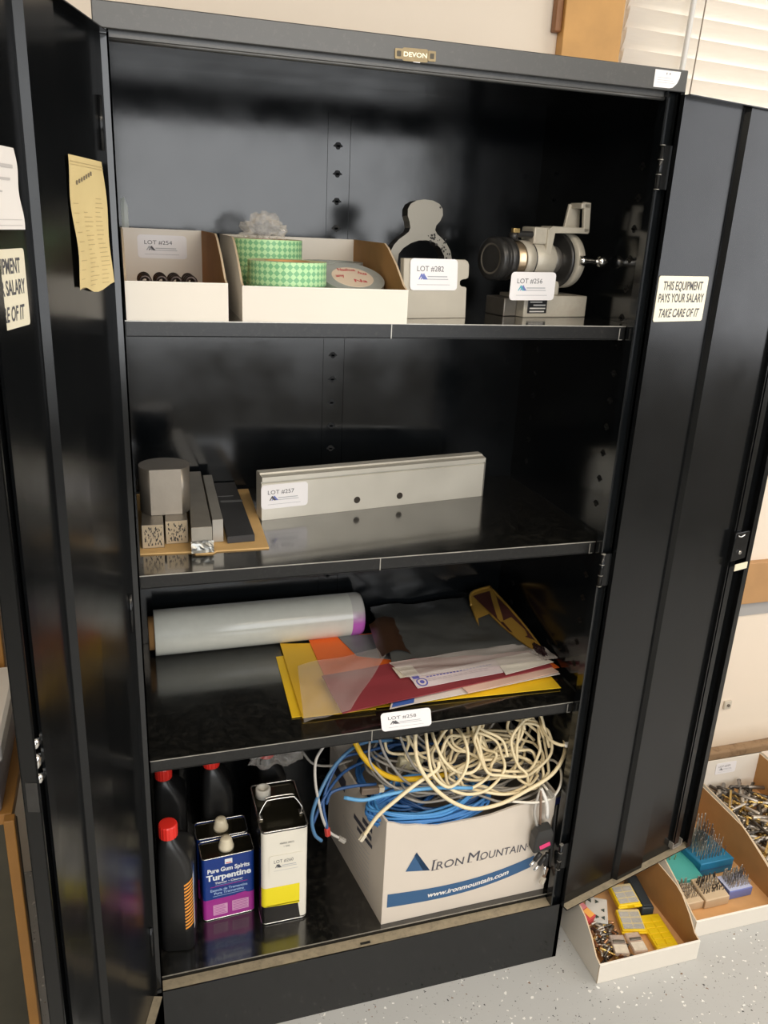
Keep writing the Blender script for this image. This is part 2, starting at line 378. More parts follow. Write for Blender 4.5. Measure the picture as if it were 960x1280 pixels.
for k in range(30):
    z = 1.735 - .0525*k
    if min(abs(z-q) for q in (Z1-.012, Z2-.012, Z3-.012, Z0)) > .02:
        keyhole((W-t, .088, z), (0,1,0), (0,0,1), (-1,0,0)); keyhole((W-t, .40, z), (0,1,0), (0,0,1), (-1,0,0))
link('shelf_slots', b, [mat('slot_black', (.002, .002, .002), .6), enamel], cab)
for z in (Z1, Z2, Z3):
    b = B(); hs = .0245
    b.box((.006, YS, z-.002), (W-.006, D-.004, z), 0, .0006)
    b.box((.020, YS, z-hs), (.8825, YS+.003, z-.0004), 1, .0009)
    b.box((.020, YS, z-hs), (.8825, YS+.016, z-hs+.002), 1)
    sh = link('shelf', b, [enamel_shelf, enamel_lip], cab)
    b = B(); b.box((.020, YS-.0004, z-.0013), (.8825, YS+.0006, z+.0003)); link('worn_edge', b, bare, sh)
    b = B(); b.box((.438, YS-.0006, z-hs), (.4395, YS+.0002, z-.001)); b.box((.870, YS-.0006, z-hs), (.8715, YS+.0002, z-.004)); b.box((.8715, YS-.0006, z-hs), (.878, YS+.0002, z-hs+.0012)); link('weld_seam', b, bare, sh)
b = B()
def plate_ring(hx, hz, r, c=(.4450, -.001, 1.8505)):
    return [(c[0]+p[0], c[1], c[2]+p[1]) for p in rr(0, 0, hx, hz, 0, r, 3)]
tilt = Matrix.Translation((.4455, 0, 1.8520)) @ Matrix.Rotation(R(-1.5), 4, 'Y') @ Matrix.Translation((-.4455, 0, -1.8520))
c0 = (.4455, -.001, 1.8520)
b.prism(plate_ring(.026, .0058, .003, c0), (0, -.0012, 0), 0, tilt); b.prism(plate_ring(.020, .0086, .003, c0), (0, -.0010, 0), 0, tilt)
for sx in (-1, 1): b.prism(plate_ring(.006, .0068, .0015, (.4455+sx*.0255, -.001, 1.8520)), (0, -.0022, 0), 0, tilt); b.prism(plate_ring(.0032, .0036, .001, (.4455+sx*.0255, -.0032, 1.8520)), (0, -.0004, 0), 1, tilt)
b.text('DEVON', (.4455, -.0023, 1.8492), (1,0,.02), (0,0,1), .0060, 2, width=.036, bold=.02)
link('nameplate', b, [brass_old, mat('plate_dark', (.06, .05, .03), .5), mat('plate_letters', (.85, .78, .58), .4, .4)], cab)
b = B(); b.box((.4430, -.0018, 1.8425), (.4535, -.001, 1.8462), 0); link('paper_scrap', b, label_w, cab)
b = B(); pts = [(.8515, -.0012, 1.8712), (.8995, -.0012, 1.8712), (.8985, -.0012, 1.862), (.895, -.0012, 1.854), (.888, -.0012, 1.8475), (.882, -.0012, 1.8462), (.8515, -.0012, 1.8458)]
b.prism(pts, (0, -.0004, 0), 0)
for u in (.873, .879): b.bar((u, -.0017, 1.865), (1,0,0), (0,0,1), 0, .0012, 0, .0032, 1)
for k in range(3): b.bar((.857, -.0017, 1.853+.0035*k), (1,0,0), (0,0,1), 0, .034-.004*k, 0, .0005, 2)
link('paper_sticker', b, [label_w, ink, inkgrey], cab)
for z in (1.728, .998, .30):
    b = B(); b.lathe([(.0042, z-.034), (.0042, z+.034)], Matrix.Translation((.8855, -.001, 0)), 12); b.box((.8855, -.0015, z-.034), (.9045, -.0003, z+.034)); 
    for q in (-.0345, -.0115, .0115, .0335): b.lathe([(.0046, z+q), (.0046, z+q+.0011)], Matrix.Translation((.8855, -.001, 0)), 12, 1)
    link('hinge', b, [enamel_door, bare], cab)
for z in (1.728, .998, .30):
    b = B(); b.lathe([(.0040, z-.034), (.0040, z+.034)], Matrix.Translation((.0035, -.004, 0)), 12); link('hinge', b, enamel_door, cab)

def door(m, piv, ang):
    """m = +1: inner face towards local +y (left door); -1: towards local -y (right door)"""
    Wd, zb, zt, fl = .430, .160, 1.838, .018
    b = B(); s = lambda a, c: (min(a, c), max(a, c))
    def bx(x0, x1, y0, y1, z0, z1, mi=0, bev=0):
        ya, yb = s(y0*m, y1*m); b.box((x0, ya, z0), (x1, yb, z1), mi, bev)
    bx(0, Wd, -.0015, 0, zb, zt); bx(-.0005, .001, -.0015, .007, zb, zt)
    bx(Wd-.0015, Wd, -.0015, fl, zb, zt); bx(Wd-(.016 if m < 0 else .003), Wd, fl-.0015, fl, zb, zt)
    bx(0, Wd, -.0015, fl, zt-.0015, zt); bx(0, Wd, -.0015, fl, zb-.0015, zb)
    o = link('door', b, enamel_door, cab, world=False)
    o.location = Vector(piv) - Vector((W/2, D/2, 0)); o.rotation_euler = (0, 0, ang)
    def sub(name, b, mats): return link(name, b, mats, o, world=False)
    b = B(); a0, a1, hh = .165, .262, .010
    b.prism([(a0, 0, zb+.001), (a0+.006, m*hh, zb+.001), (a1-.006, m*hh, zb+.001), (a1, 0, zb+.001)], (0, 0, zt-zb-.003), 0)
    for q in (a0-.004, a1): b.prism([(q, 0, zb+.002), (q, m*.0012, zb+.002), (q+.004, m*.0012, zb+.002), (q+.004, 0, zb+.002)], (0, 0, zt-zb-.006), 0)
    sub('stiffener', b, enamel_door)
    b = B(); bx(.002, Wd-.002, .0005, fl-.001, zb+.0001, zb+.0009); sub('bottom_ledge', b, ledge_dust)
    b = B(); bx(.372, .388, .006, .0095, zb+.02, zt-.02); bx(.366, .369, 0, .008, zb+.02, zt-.02); sub('locking_rod', b, enamel_door)
    for z in (zb+.012, zt-.03):
        b = B(); bx(.362, .398, .0005, .013, z, z+.004); bx(.362, .365, .0005, .013, z, z+.018); bx(.395, .398, .0005, .013, z, z+.018); sub('rod_guide', b, [bare])
    return o, sub, bx
dl, subl, _ = door(1, (.002, -.004, 0), R(-107))
b = B()
for z, r in ((1.022, .0075), (.9975, .011), (.973, .0075)):
    b.lathe([(r, 0), (r, .003), (r*.8, .006), (r*.3, .0072)], Matrix.Translation((.392, .0, z)) @ Matrix.Rotation(R(-90), 4, 'X'), 14, 0)
subl('latch_screws', b, chrome)
b = B(); b.box((.4290, .003, .955), (.4312, .0165, .995), 0, .0005); subl('strike_plate', b, blackiron)
drr, subr, _ = door(-1, (.906, -.004, 0), R(14.5))
b = B(); b.box((.362, -.016, .955), (.412, -.0095, 1.022), 0, .002); b.lathe([(.0045, 0), (.0045, .004)], Matrix.Translation((.384, -.016, .975)) @ Matrix.Rotation(R(90), 4, 'X'), 12, 1)
b.tube([(.370, -.0165, 1.015), (.380, -.0175, 1.012), (.392, -.0175, 1.016)], .0016, 6, 1)
subr('lock_case', b, [enamel_door, chrome])
b = B(); b.box((.374, -.021, .932), (.418, -.0185, .948), 0, .001, Matrix.Translation((0,0,0))); subr('latch_tongue', b, cream)

# signs and papers hung on the doors (their own things), placed in each door's frame
ML = Matrix.Translation((.002, -.004, 0)) @ Matrix.Rotation(R(-107), 4, 'Z')
MR = Matrix.Translation((.906, -.004, 0)) @ Matrix.Rotation(R(14.5), 4, 'Z')
signm = mat('cream_sign', (.86, .80, .62), .35)
def sign(M3, s0, s1, za, zb_, m, label):
    """s0 -> s1 is the reading direction along the door"""
    b = B(); P = lambda s, y, z: M3 @ Vector((s, y*m, z))
    nrm = (P(0, 1, 0) - P(0, 0, 0)); e = (P(s1, 0, 0)-P(s0, 0, 0)).normalized(); wd = abs(s1-s0)
    ring = [P((s0+s1)/2, 0, (za+zb_)/2) + e*p[0] + Vector((0,0,p[1])) for p in rr(0, 0, wd/2, (zb_-za)/2, 0, .004, 3)]
    b.prism([p + nrm*.0006 for p in ring], nrm*.0012, 0)
    h = zb_-za; c = P((s0+s1)/2, .0019, za)
    for txt, f, wdt, sh in (('THIS EQUIPMENT', .70, .80, 0), ('PAYS YOUR SALARY', .43, .92, 0), ('TAKE CARE OF IT', .10, .82, .25)):
        b.text(txt, c + Vector((0, 0, h*f)), e, (0,0,1), h*.185, 1, width=wd*wdt, bold=.022, shear=sh)
    return tag(link('sign', b, [signm, ink]), label, 'sign')
sign(MR, .010, .143, 1.476, 1.555, -1, 'cream sign on the right cabinet door with its three lines of lettering in full view')
sign(ML, .425, .292, 1.495, 1.575, 1, 'cream lettered sign on the left cabinet door, cut off by the picture edge')
def paper(M3, s0, s1, z0, z1, m, mats, label, lines, curl, name='paper_note', rag=0):
    b = B(); nx, nz = 10, 14; P = lambda s, y, z: M3 @ Vector((s, y*m, z))
    vs = []; 
    for j in range(nz+1):
        for i in range(nx+1):
            u = i/nx; v = j/nz
            y = .0022 + curl*(.5-.5*math.cos(v*PI*3+u*2))*.35 + curl*abs(u-.5)*(1-v)*1.2
            zz = z0+(z1-z0)*v + (rag*(.5+.5*math.sin(u*7+.6))*.010 if j == 0 else 0)
            ss = s0+(s1-s0)*u + rag*.004*math.sin(v*9)*(1 if i == nx else 0)
            vs.append((ss, y, zz))
    k = b.add([P(*q) for q in vs], [(j*(nx+1)+i, j*(nx+1)+i+1, (j+1)*(nx+1)+i+1, (j+1)*(nx+1)+i) for j in range(nz) for i in range(nx)], 0, True)
    e = (P(s1, 0, 0)-P(s0, 0, 0)).normalized(); wd = abs(s1-s0); nrm = P(0,1,0)-P(0,0,0)
    def surf(u, v):
        y = .0022 + curl*(.5-.5*math.cos(v*PI*3+u*2))*.35 + curl*abs(u-.5)*(1-v)*1.2 + .0007
        return P(s0+(s1-s0)*u, y, z0+(z1-z0)*v)
    for (u0, u1, v, t, mi) in lines:
        n = 4
        for q in range(n):
            a = u0+(u1-u0)*q/n; c = u0+(u1-u0)*(q+1)/n
            b.add([surf(a, v), surf(c, v), surf(c, v+t), surf(a, v+t)], [(0,1,2,3)], mi)
    return tag(link(name, b, mats), label, 'paper note')
random.seed(3)
ln = [(.02, .98, .955, .004, 2), (.02, .98, .935, .003, 2)]
for k in range(20):
    v = .70-.034*k
    ln.append((.06, .06+random.uniform(.08, .2), v, .004, 2)) if k % 2 else None
    ln.append((.36, .36+random.uniform(.1, .26), v+.008, .004, 2)) if k > 2 else None
    ln.append((.68, .68+random.uniform(.12, .25), v+.012, .004, 2))
for k in range(7): ln.append((.16+.065*k, .20+.065*k, .80+.013*k, .03, 1))
pm = mat('aged_yellow_paper', (.78, .62, .30), .75, var=.12, vscale=10)
paper(ML, .146, .012, 1.513, 1.679, 1, [pm, mat('pencil', (.22, .18, .12), .7), mat('faint_print', (.52, .40, .20), .7)], 'long aged yellow paper list taped to the left cabinet door', ln, .010, rag=1)
ln = [(.05, .95, .05+.07*k, .006, 1) for k in range(2)] + [(.5, .9, .75, .04, 1), (.55, .85, .6, .03, 1), (.4, .7, .45, .02, 1)]
paper(ML, .425, .296, 1.594, 1.673, 1, [mat('white_paper', (.82, .78, .74), .7), mat('faint_grey', (.55, .52, .5), .7)], 'white paper taped to the left door above the cut-off sign', ln, .006)

# plywood bench side and what stands on it, seen past the left door's free edge
LX, LY = -.2085, .0
bn = thing('wooden_bench', 'orange wooden bench frame standing past the free edge of the left door', 'bench', (LX, LY+.1, 0))
b = B(); b.box((LX-.018, LY, 0), (LX, LY+.02, .622), 0, .002); link('leg', b, mat('amber_wood', (.34, .16, .035), .5, var=.25, vscale=14), bn)
b = B(); b.box((LX-.40, LY+.021, .600), (LX-.006, LY+.30, .622), 0, .002); link('bench_top', b, mat('amber_wood', (.34, .16, .035), .5, var=.25, vscale=14), bn)
b = B(); b.box((LX-.40, LY+.302, .625), (LX-.034, LY+.325, 1.05), 0, .002); link('back_board', b, mat('amber_wood', (.34, .16, .035), .5, var=.25, vscale=14), bn)
b = B(); b.box((LX-.40, LY+.03, .0), (LX-.002, LY+.045, .598), 0, .002); link('shade_panel', b, mat('shade_olive', (.045, .04, .025), .6, var=.5, vscale=18), bn)  # added dark panel; its colour stands in for the shadow under the bench
gb = thing('grey_tote', 'pale grey plastic tote on the wooden bench, beyond the left cabinet door', 'tote', (LX-.13, LY+.14, .623))
zt0 = .623; cx = LX-.156
b = B(); b.loft([rr(cx, LY+.15, .132, .125, zt0, .012), rr(cx, LY+.15, .138, .13, zt0+.110, .012)], 0, False); link('tub', b, mat('grey_lilac_plastic', (.40, .38, .42), .45), gb)
b = B(); b.loft([rr(cx, LY+.15, .146, .138, zt0+.110, .014), rr(cx, LY+.15, .146, .138, zt0+.138, .014), rr(cx, LY+.15, .140, .132, zt0+.143, .014)], 0, False); link('lid', b, white_pl, gb)

# ------------------------------------------------------------------ open-fronted cardboard parts bins
def bin_box(M3, w, d, hf, hb, flat, label, name='parts_bin', group=None):
    """local frame: x 0..w along the front, y 0..d to the back; hf front height, hb back height; sides keep hb for the last `flat` of the depth"""
    root = thing(name, label, 'cardboard bin', M3 @ Vector((w/2, d/2, 0)), 0, group); t = .0032
    ysl = d-flat
    def P(pts): return [M3 @ Vector(p) for p in pts]
    def slab(nm, poly, vec):
        b = B(); poly = P(poly); v = (M3.to_3x3() @ Vector(vec)); n = len(poly)
        k = [b.bm.verts.new(p) for p in poly] + [b.bm.verts.new(p+v) for p in poly]
        o = b.bm.faces.new(k[:n]); i = b.bm.faces.new(k[n:][::-1]); o.material_index = 0; i.material_index = 1
        for q in range(n):
            f = b.bm.faces.new((k[q], k[n+q], k[n+(q+1)%n], k[(q+1)%n])); f.material_index = 2
        return link(nm, b, [wcard, kraft, mat('card_edge', (.60, .47, .32), .8)], root)
    slab('front_wall', [(0,0,0),(w,0,0),(w,0,hf),(0,0,hf)], (0,t,0))
    b = B(); b.box((0, -.0006, hf-.0005), (w, t+.001, hf+.0012), 0, .0004, M3); link('front_fold', b, mat('white_fold', (.90, .86, .78), .55), root)
    # back panel keeps its white face inwards
    b = B(); b.box((t, d-t, 0), (w-t, d, hb), 0, 0, M3); link('back_wall', b, wcard, root)
    prof = lambda x: [(x,t,0),(x,t,hf+.001),(x,.02,hf+.006),(x,ysl*.5,hf+(hb-hf)*.52),(x,ysl-.012,hb-.007),(x,ysl+.012,hb),(x,d,hb),(x,d,0)]
    slab('side_wall', prof(0), (t,0,0)); slab('side_wall', prof(w), (-t,0,0))
    b = B(); b.box((t, t, 0.0003), (w-t, d-t, .004), 0, 0, M3); link('base', b, kraft_lt, root)
    return root
def frame(x, y, z, a): return Matrix.Translation((x, y, z)) @ Matrix.Rotation(R(a), 4, 'Z')
M254 = frame(.0225, .0285, Z1, 0)
b1 = bin_box(M254, .151, .372, .056, .126, .24, 'small white cardboard bin with four dark metal clips, leftmost on the top shelf')
lot_label('254', M254 @ Vector((.030, .3685, .073)), (1,0,0), (0,0,1), .090, .042, b1, inkgrey, ink)
MT = frame(.195, .0295, Z1, -1.6)
bt = bin_box(MT, .268, .375, .053, .122, .24, 'wide white cardboard bin full of tape rolls on the top shelf')
# dark metal clips lying in the small bin: a bent strap with two eyes
for k, (px, lab) in enumerate(((.054, 'dark metal clip in the small bin, leftmost of the four'), (.079, 'second dark metal clip from the left in the small bin'), (.101, 'third dark metal clip from the left in the small bin'), (.124, 'dark metal clip in the small bin, rightmost of the four'))):
    b = B(); y0 = .10; zb = Z1+.005
    b.box((px-.009, y0-.02, zb), (px+.009, y0+.12, zb+.040), 0, .004)
    for dy in (.0, .03, .06): 
        b.tube([(px+.0085*math.cos(a)*.9, y0+dy, zb+.046+.0085*math.sin(a)) for a in [2*PI*i/10 for i in range(10)]], .0034, 8, 0, True, 2)
    b.box((px-.007, y0-.016, zb+.0405), (px+.004, y0-.008, zb+.0425), 1)
    tag(link('metal_clip', b, [mat('clip_dark', (.05, .035, .03), .3, .6), chrome]), lab, 'metal clip', 'dark metal clips in the small bin')
b = B(); b.prism([(.028, .47, Z1), (.041, .47, Z1), (.040, .468, 1.628), (.034, .467, 1.645), (.027, .468, 1.640)], (0, .003, 0)); 
tag(link('plastic_strip', b, mat('milky_plastic', (.45, .48, .45), .35)), 'narrow milky plastic strip standing behind the leftmost small bin', 'plastic strip')

# rolls of tape
def checker():
    m = mat('green_check_tape', (.3, .6, .3), .45); nt = m.node_tree; n = nt.nodes; L = nt.links
    if 'chk' in n: return m
    tc = n.new('ShaderNodeTexCoord'); sx = n.new('ShaderNodeSeparateXYZ'); L.new(tc.outputs['Object'], sx.inputs[0])
    at2 = n.new('ShaderNodeMath'); at2.operation = 'ARCTAN2'; L.new(sx.outputs['Y'], at2.inputs[0]); L.new(sx.outputs['X'], at2.inputs[1])
    ml = n.new('ShaderNodeMath'); ml.operation = 'MULTIPLY'; L.new(at2.outputs[0], ml.inputs[0]); ml.inputs[1].default_value = .062
    cb = n.new('ShaderNodeCombineXYZ')
    a = n.new('ShaderNodeMath'); a.operation = 'ADD'; L.new(ml.outputs[0], a.inputs[0]); L.new(sx.outputs['Z'], a.inputs[1])
    d = n.new('ShaderNodeMath'); d.operation = 'SUBTRACT'; L.new(ml.outputs[0], d.inputs[0]); L.new(sx.outputs['Z'], d.inputs[1])
    L.new(a.outputs[0], cb.inputs[0]); L.new(d.outputs[0], cb.inputs[1]); cb.inputs[2].default_value = .0013
    c = n.new('ShaderNodeTexChecker'); c.name = 'chk'; c.inputs['Scale'].default_value = 100
    c.inputs['Color1'].default_value = (.50, .78, .42, 1); c.inputs['Color2'].default_value = (.20, .50, .25, 1)
    L.new(cb.outputs[0], c.inputs['Vector']); L.new(c.outputs['Color'], n['Principled BSDF'].inputs['Base Color']); return m
chk = checker(); liner = mat('tape_liner', (.72, .70, .42), .6)
def tape(c, r, ri, h, label, M3=None, group='green checked tape rolls'):
    root = thing('tape_roll', label, 'tape roll', c, 0, group)
    n = 48
    b = B(); b.loft([[(q*math.cos(2*PI*i/n), q*math.sin(2*PI*i/n), z) for i in range(n)] for q, z in ((r, 0), (r, h))], 0, True, False)
    for z in (0, h):
        b.loft([[(q*math.cos(2*PI*i/n), q*math.sin(2*PI*i/n), z) for i in range(n)] for q in (r, ri)], 1, False, False)
    link('tape_winding', b, [chk, liner], root, world=False)
    b = B(); b.loft([[(q*math.cos(2*PI*i/n), q*math.sin(2*PI*i/n), z) for i in range(n)] for q, z in ((ri, 0), (ri, h), (ri-.004, h), (ri-.004, 0), (ri, 0))], 0, False, False)
    link('core', b, kraft_lt, root, world=False); return root
zt = Z1+.0045
tape((.270, .262, zt), .064, .038, .068, 'green checked tape roll at the bottom back of the wide bin')
tape((.272, .264, zt+.0685), .064, .038, .046, 'wide green checked tape roll at the back, under the crumpled bag')
tape((.283, .112, zt), .064, .038, .027, 'lower green checked tape roll at the front, under another roll')
tape((.279, .116, zt+.0275), .0645, .038, .020, 'middle green checked tape roll of the front stack')
r3 = tape((.281, .112, zt+.048), .0645, .038, .037, 'topmost green checked tape roll at the front of the wide bin')
def grey_roll(c, tiltx, label, txt, h=.046):
    root = thing('tape_roll', label, 'tape roll', c, 0, 'grey tape rolls'); root.rotation_euler = (R(tiltx), 0, R(4)); n = 48
    r, ri = .0565, .037
    b = B(); b.loft([[(q*math.cos(2*PI*i/n), q*math.sin(2*PI*i/n), z) for i in range(n)] for q, z in ((ri, 0), (r, 0), (r, h), (ri, h), (ri, 0))], 0, False, False)
    link('tape_winding', b, mat('grey_cloth_tape', (.40, .42, .40), .4, var=.12, vscale=60), root, world=False)
    if txt:
        b = B(); b.lathe([(ri, h-.002), (ri, h+.0006)], None, 40, 0)
        for s, o, an, wd in (('Nashua', (-.004, .022), 0, .028), ('any', (-.022, -.001), 6, .014), ('Na', (.010, -.020), -4, .020), ('hua', (.021, .010), -20, .014)):
            a = R(an); b.text(s, (o[0], o[1], h+.0008), (math.cos(a), math.sin(a), 0), (-math.sin(a), math.cos(a), 0), .0105, 1, width=wd*1.15, bold=.02)
        link('core_label', b, [mat('core_label_paper', (.80, .66, .52), .6), mat('red_print', (.62, .09, .10), .6)], root, world=False)
    return root
grey_roll((.402, .288, zt), 0, 'plain grey tape roll at the back, behind the one with red print', False, .079)
grey_roll((.402, .164, zt+.0225), 22, 'grey tape roll with red print on its pale core, right side of the wide bin', True, .040)
# crumpled clear bag on the rear roll
def crumple(name, c, rad, m, label, cat, seed, sq=(1,1,.5), amp=.45):
    b = B(); r = bmesh.ops.create_icosphere(b.bm, subdivisions=4, radius=1.0)
    for v in b.bm.verts:
        p = v.co.normalized(); d = 1 + amp*(noise.noise(p*2.1+Vector((seed,0,0))) - abs(noise.noise(p*4.7+Vector((0,seed,0))))*.9 + .25*noise.noise(p*11))
        v.co = Vector((p.x*rad*sq[0]*d, p.y*rad*sq[1]*d, max(-.45, p.z)*rad*sq[2]*d)) + Vector(c)
    for f in b.bm.faces: f.smooth = False
    return tag(link(name, b, m), label, cat)
clearfilm = film('clear_crumpled_film', (.72, .68, .62), .28, .10)
crumple('plastic_bag', (.262, .25, zt+.124), .046, clearfilm, 'crumpled clear plastic bag on top of the rear green tape roll', 'plastic bag', 3.1, (.9, .9, .75), .6)

# steel plate with lot card, and the yoke behind it
pl = thing('steel_plate', 'flat steel plate with a notch in its right edge, beside the wide bin', 'steel plate', (.548, .10, Z1))
Mp = Matrix.Translation((.4825, .100, Z1)) @ Matrix.Rotation(R(12), 4, 'Z') @ Matrix.Rotation(R(-4), 4, 'X')
b = B(); w_, h_ = .136, .101; r_ = .007
poly = [(0,0)]+[(w_-.004,0),(w_-.004,.052)]
poly += [(w_-.006,.054),(w_-.016,.0545),(w_-.020,.058),(w_-.020,.064),(w_-.016,.0675),(w_-.006,.0678),(w_-.001,.070),(w_,.075),(w_,h_-.009),(w_-.003,h_-.003),(w_-.009,h_),(0,h_)]
b.prism([(p[0], 0, p[1]) for p in poly], (0, .012, 0), 0, Mp, .0008); link('plate', b, mat('light_ground_steel', (.50, .46, .38), .42, .5, var=.16, vscale=14), pl)
lot_label('282', Mp @ Vector((.012, -.0012, .048)), Mp.to_3x3() @ Vector((1,0,0)), Mp.to_3x3() @ Vector((0,0,1)), .098, .053, pl, inkblue, inkblue)
b = B(); My = Matrix.Translation((.4835, .175, Z1)) @ Matrix.Rotation(R(9), 4, 'Z') @ Matrix.Rotation(R(-3), 4, 'X')
def yk(px, py):  # outline sketched in mm on the yoke's own face
    return (px*.001, 0, py*.001)
outer = [(-2, 0), (-4, 40), (-5, 85), (-3, 108), (4, 120), (14, 130), (25, 137), (33, 143), (36, 150), (34, 160), (30, 170), (30, 181), (35, 190), (46, 196), (62, 199), (80, 198), (94, 193), (101, 185), (102, 174), (97, 164), (89, 156), (87, 148), (92, 141), (101, 135), (112, 126), (121, 113), (125, 98), (126, 85), (126, 40), (124, 0)]
inner = [(108, 0), (110, 60), (111, 88), (108, 104), (99, 118), (86, 127), (70, 130), (54, 129), (38, 124), (23, 115), (14, 105), (12, 90), (13, 50), (14, 0)]
n1 = len(outer)
poly = [yk(*p) for p in outer + inner]
b.prism(poly, (0, .022, 0), 0, My, 0, side=1)
for cx, cz in ((80, 133), (86, 140), (94, 128), (102, 118), (106, 128), (112, 116), (116, 104), (76, 140), (112, 92)):
    for q in range(3):
        x, z = cx+random.uniform(-5, 5), cz+random.uniform(-5, 5); r = random.uniform(1.2, 3)
        b.add([My @ (Vector(yk(x+r*math.cos(a)*random.uniform(.5, 1.2), z+r*math.sin(a)*random.uniform(.5, 1.2))) + Vector((0, -.0003, 0))) for a in [2*PI*i/7 for i in range(7)]], [tuple(range(7))], 1)
b.lathe([(.002, 0), (.002, .0004)], My @ Matrix.Translation((.096, 0, .187)) @ Matrix.Rotation(R(90), 4, 'X'), 8, 1)
yo = tag(link('steel_yoke', b, [mat('yoke_face', (.44, .42, .37), .3, .75, var=.1, vscale=12), blackiron]), 'black-edged bright steel yoke with a rounded head, standing behind the flat plate', 'steel yoke')

# the collet indexing fixture at the right end of the top shelf
fx = thing('indexing_fixture', 'grey cast indexing fixture with a ball handle at the right of the top shelf', 'machine fixture', (.80, .19, Z1))
ax_o = Vector((.675, .158, Z1+.1035)); aa = R(17); ax = Vector((math.cos(aa), math.sin(aa), 0))
MX = Matrix.Translation(ax_o) @ Matrix.Rotation(aa, 4, 'Z') @ Matrix.Rotation(R(90), 4, 'Y')   # local z runs along the spindle
MB = Matrix.Translation((.737, .148, Z1)) @ Matrix.Rotation(R(9), 4, 'Z')
b = B(); b.box((0, 0, 0), (.148, .085, .040), 0, .002, MB); b.box((.022, .016, .038), (.092, .07, .066), 0, .006, MB); link('base', b, castpaint, fx)
b = B(); b.box((-.03, .022, 0), (-.0005, .085, .034), 0, .002, MB); link('base_foot', b, steel_dk, fx)
b = B(); b.loft([[(r*math.cos(2*PI*i/32), r*math.sin(2*PI*i/32), z) for i in range(32)] for r, z in ((.030, .050), (.0345, .052), (.0345, .071), (.0335, .0715), (.0335, .0735), (.0352, .074), (.0352, .122), (.034, .124))], 0, True, True, MX); link('spindle_housing', b, castpaint, fx)
b = B(); b.lathe([(.0342, .0712), (.0346, .0722), (.0346, .0738), (.034, .0742)], MX, 32); link('housing_groove', b, blackiron, fx)
b = B(); b.lathe([(.027, -.012), (.0355, -.012), (.038, -.010), (.038, .003), (.0365, .0045), (.0325, .005), (.0325, .0095), (.0365, .010), (.0385, .0115), (.0385, .024), (.037, .026), (.033, .028)], MX, 40); 
b.lathe([(.0275, -.0123), (.024, -.0125), (.021, -.004), (.017, .01)], MX, 32, 1, None, True, False)
link('chuck_collar', b, [blackiron, steel_dk], fx)
b = B(); b.lathe([(.031, .028), (.031, .048), (.033, .050)], MX, 32); link('bearing_ring', b, mat('warm_steel', (.55, .42, .28), .3, .85), fx)
b = B(); b.lathe([(.026, .124), (.026, .150)], MX, 32); link('spindle', b, steel, fx)
b = B(); b.lathe([(.049, .146), (.052, .148), (.052, .153), (.049, .155)], MX, 44); link('index_plate', b, blackiron, fx)
b = B(); b.lathe([(.030, .156), (.030, .164)], MX, 32); link('spacer', b, blackiron, fx)
b = B(); b.lathe([(.040, .164), (.050, .166), (.0515, .168), (.0515, .181), (.049, .184), (.02, .184)], MX, 44); link('hand_wheel', b, castpaint, fx)
b = B(); Mh = MX @ Matrix.Translation((-.002, -.0485, .172)) @ Matrix.Rotation(R(24), 4, 'X')
b.lathe([(.010, -.004), (.010, .006), (.0085, .010), (.0070, .020), (.0075, .034)], Mh, 18)
b.lathe([(.0122*math.sin(PI*i/10)+.0002, .042-.0122*math.cos(PI*i/10)) for i in range(11)], Mh, 20, 0); link('ball_handle', b, chrome, fx)
# bracket across the top
b = B(); MA = Matrix.Translation((.742, .150, Z1+.136)) @ Matrix.Rotation(R(9), 4, 'Z')
b.box((.006, .004, -.004), (.046, .046, .026), 0, .003, MA)
b.prism([(.034, .0, -.022), (.046, .0, -.022), (.048, .0, .018), (.128, .0, .018), (.128, 0, .0285), (.044, 0, .0285), (.034, 0, .022)], (0, .036, 0), 0, MA, .0015)
b.prism([(.116, .0, .020), (.130, .0, .020), (.126, .0, .073), (.110, .0, .074)], (0, .008, 0), 0, MA, .0015); b.prism([(.092, .030, .022), (.130, .030, .022), (.126, .030, .066), (.100, .030, .070)], (0, .007, 0), 0, MA, .0015)
b.box((.104, .0, .062), (.126, .036, .072), 0, .002, MA); link('top_bracket', b, castpaint, fx)
b = B(); b.tube([MA @ Vector(p) for p in ((-.040, .012, .012), (-.005, .012, .012), (.018, .012, .012))], .006, 12); b.lathe([(.0095, 0), (.0095, .012)], Matrix.Translation(MA @ Vector((-.034, .012, .002))), 6); link('clamp_bolt', b, blackiron, fx)
b = B(); b.box((-.041, .003, .014), (-.027, .012, .022), 0, .001, MA); link('pointer', b, brass, fx)
b = B(); b.box((.008, -.0016, .008), (.052, 0, .033), 0, .001, MB)
for k, (u0, u1) in enumerate(((.012, .046), (.012, .048), (.020, .048), (.012, .040))): b.bar(MB @ Vector((0, -.0018, .010+.0058*k)), MB.to_3x3() @ Vector((1,0,0)), (0,0,1), u0, u1, 0, .0024, 1)
link('nameplate', b, [mat('plate_black', (.015, .015, .016), .4), mat('plate_silver', (.6, .58, .55), .4)], fx)
lot_label('256', Vector((.690, .118, Z1+.0335)), Vector((1, .10, .01)), Vector((.06, .1, 1)), .096, .050, fx, inkteal, inkblue)

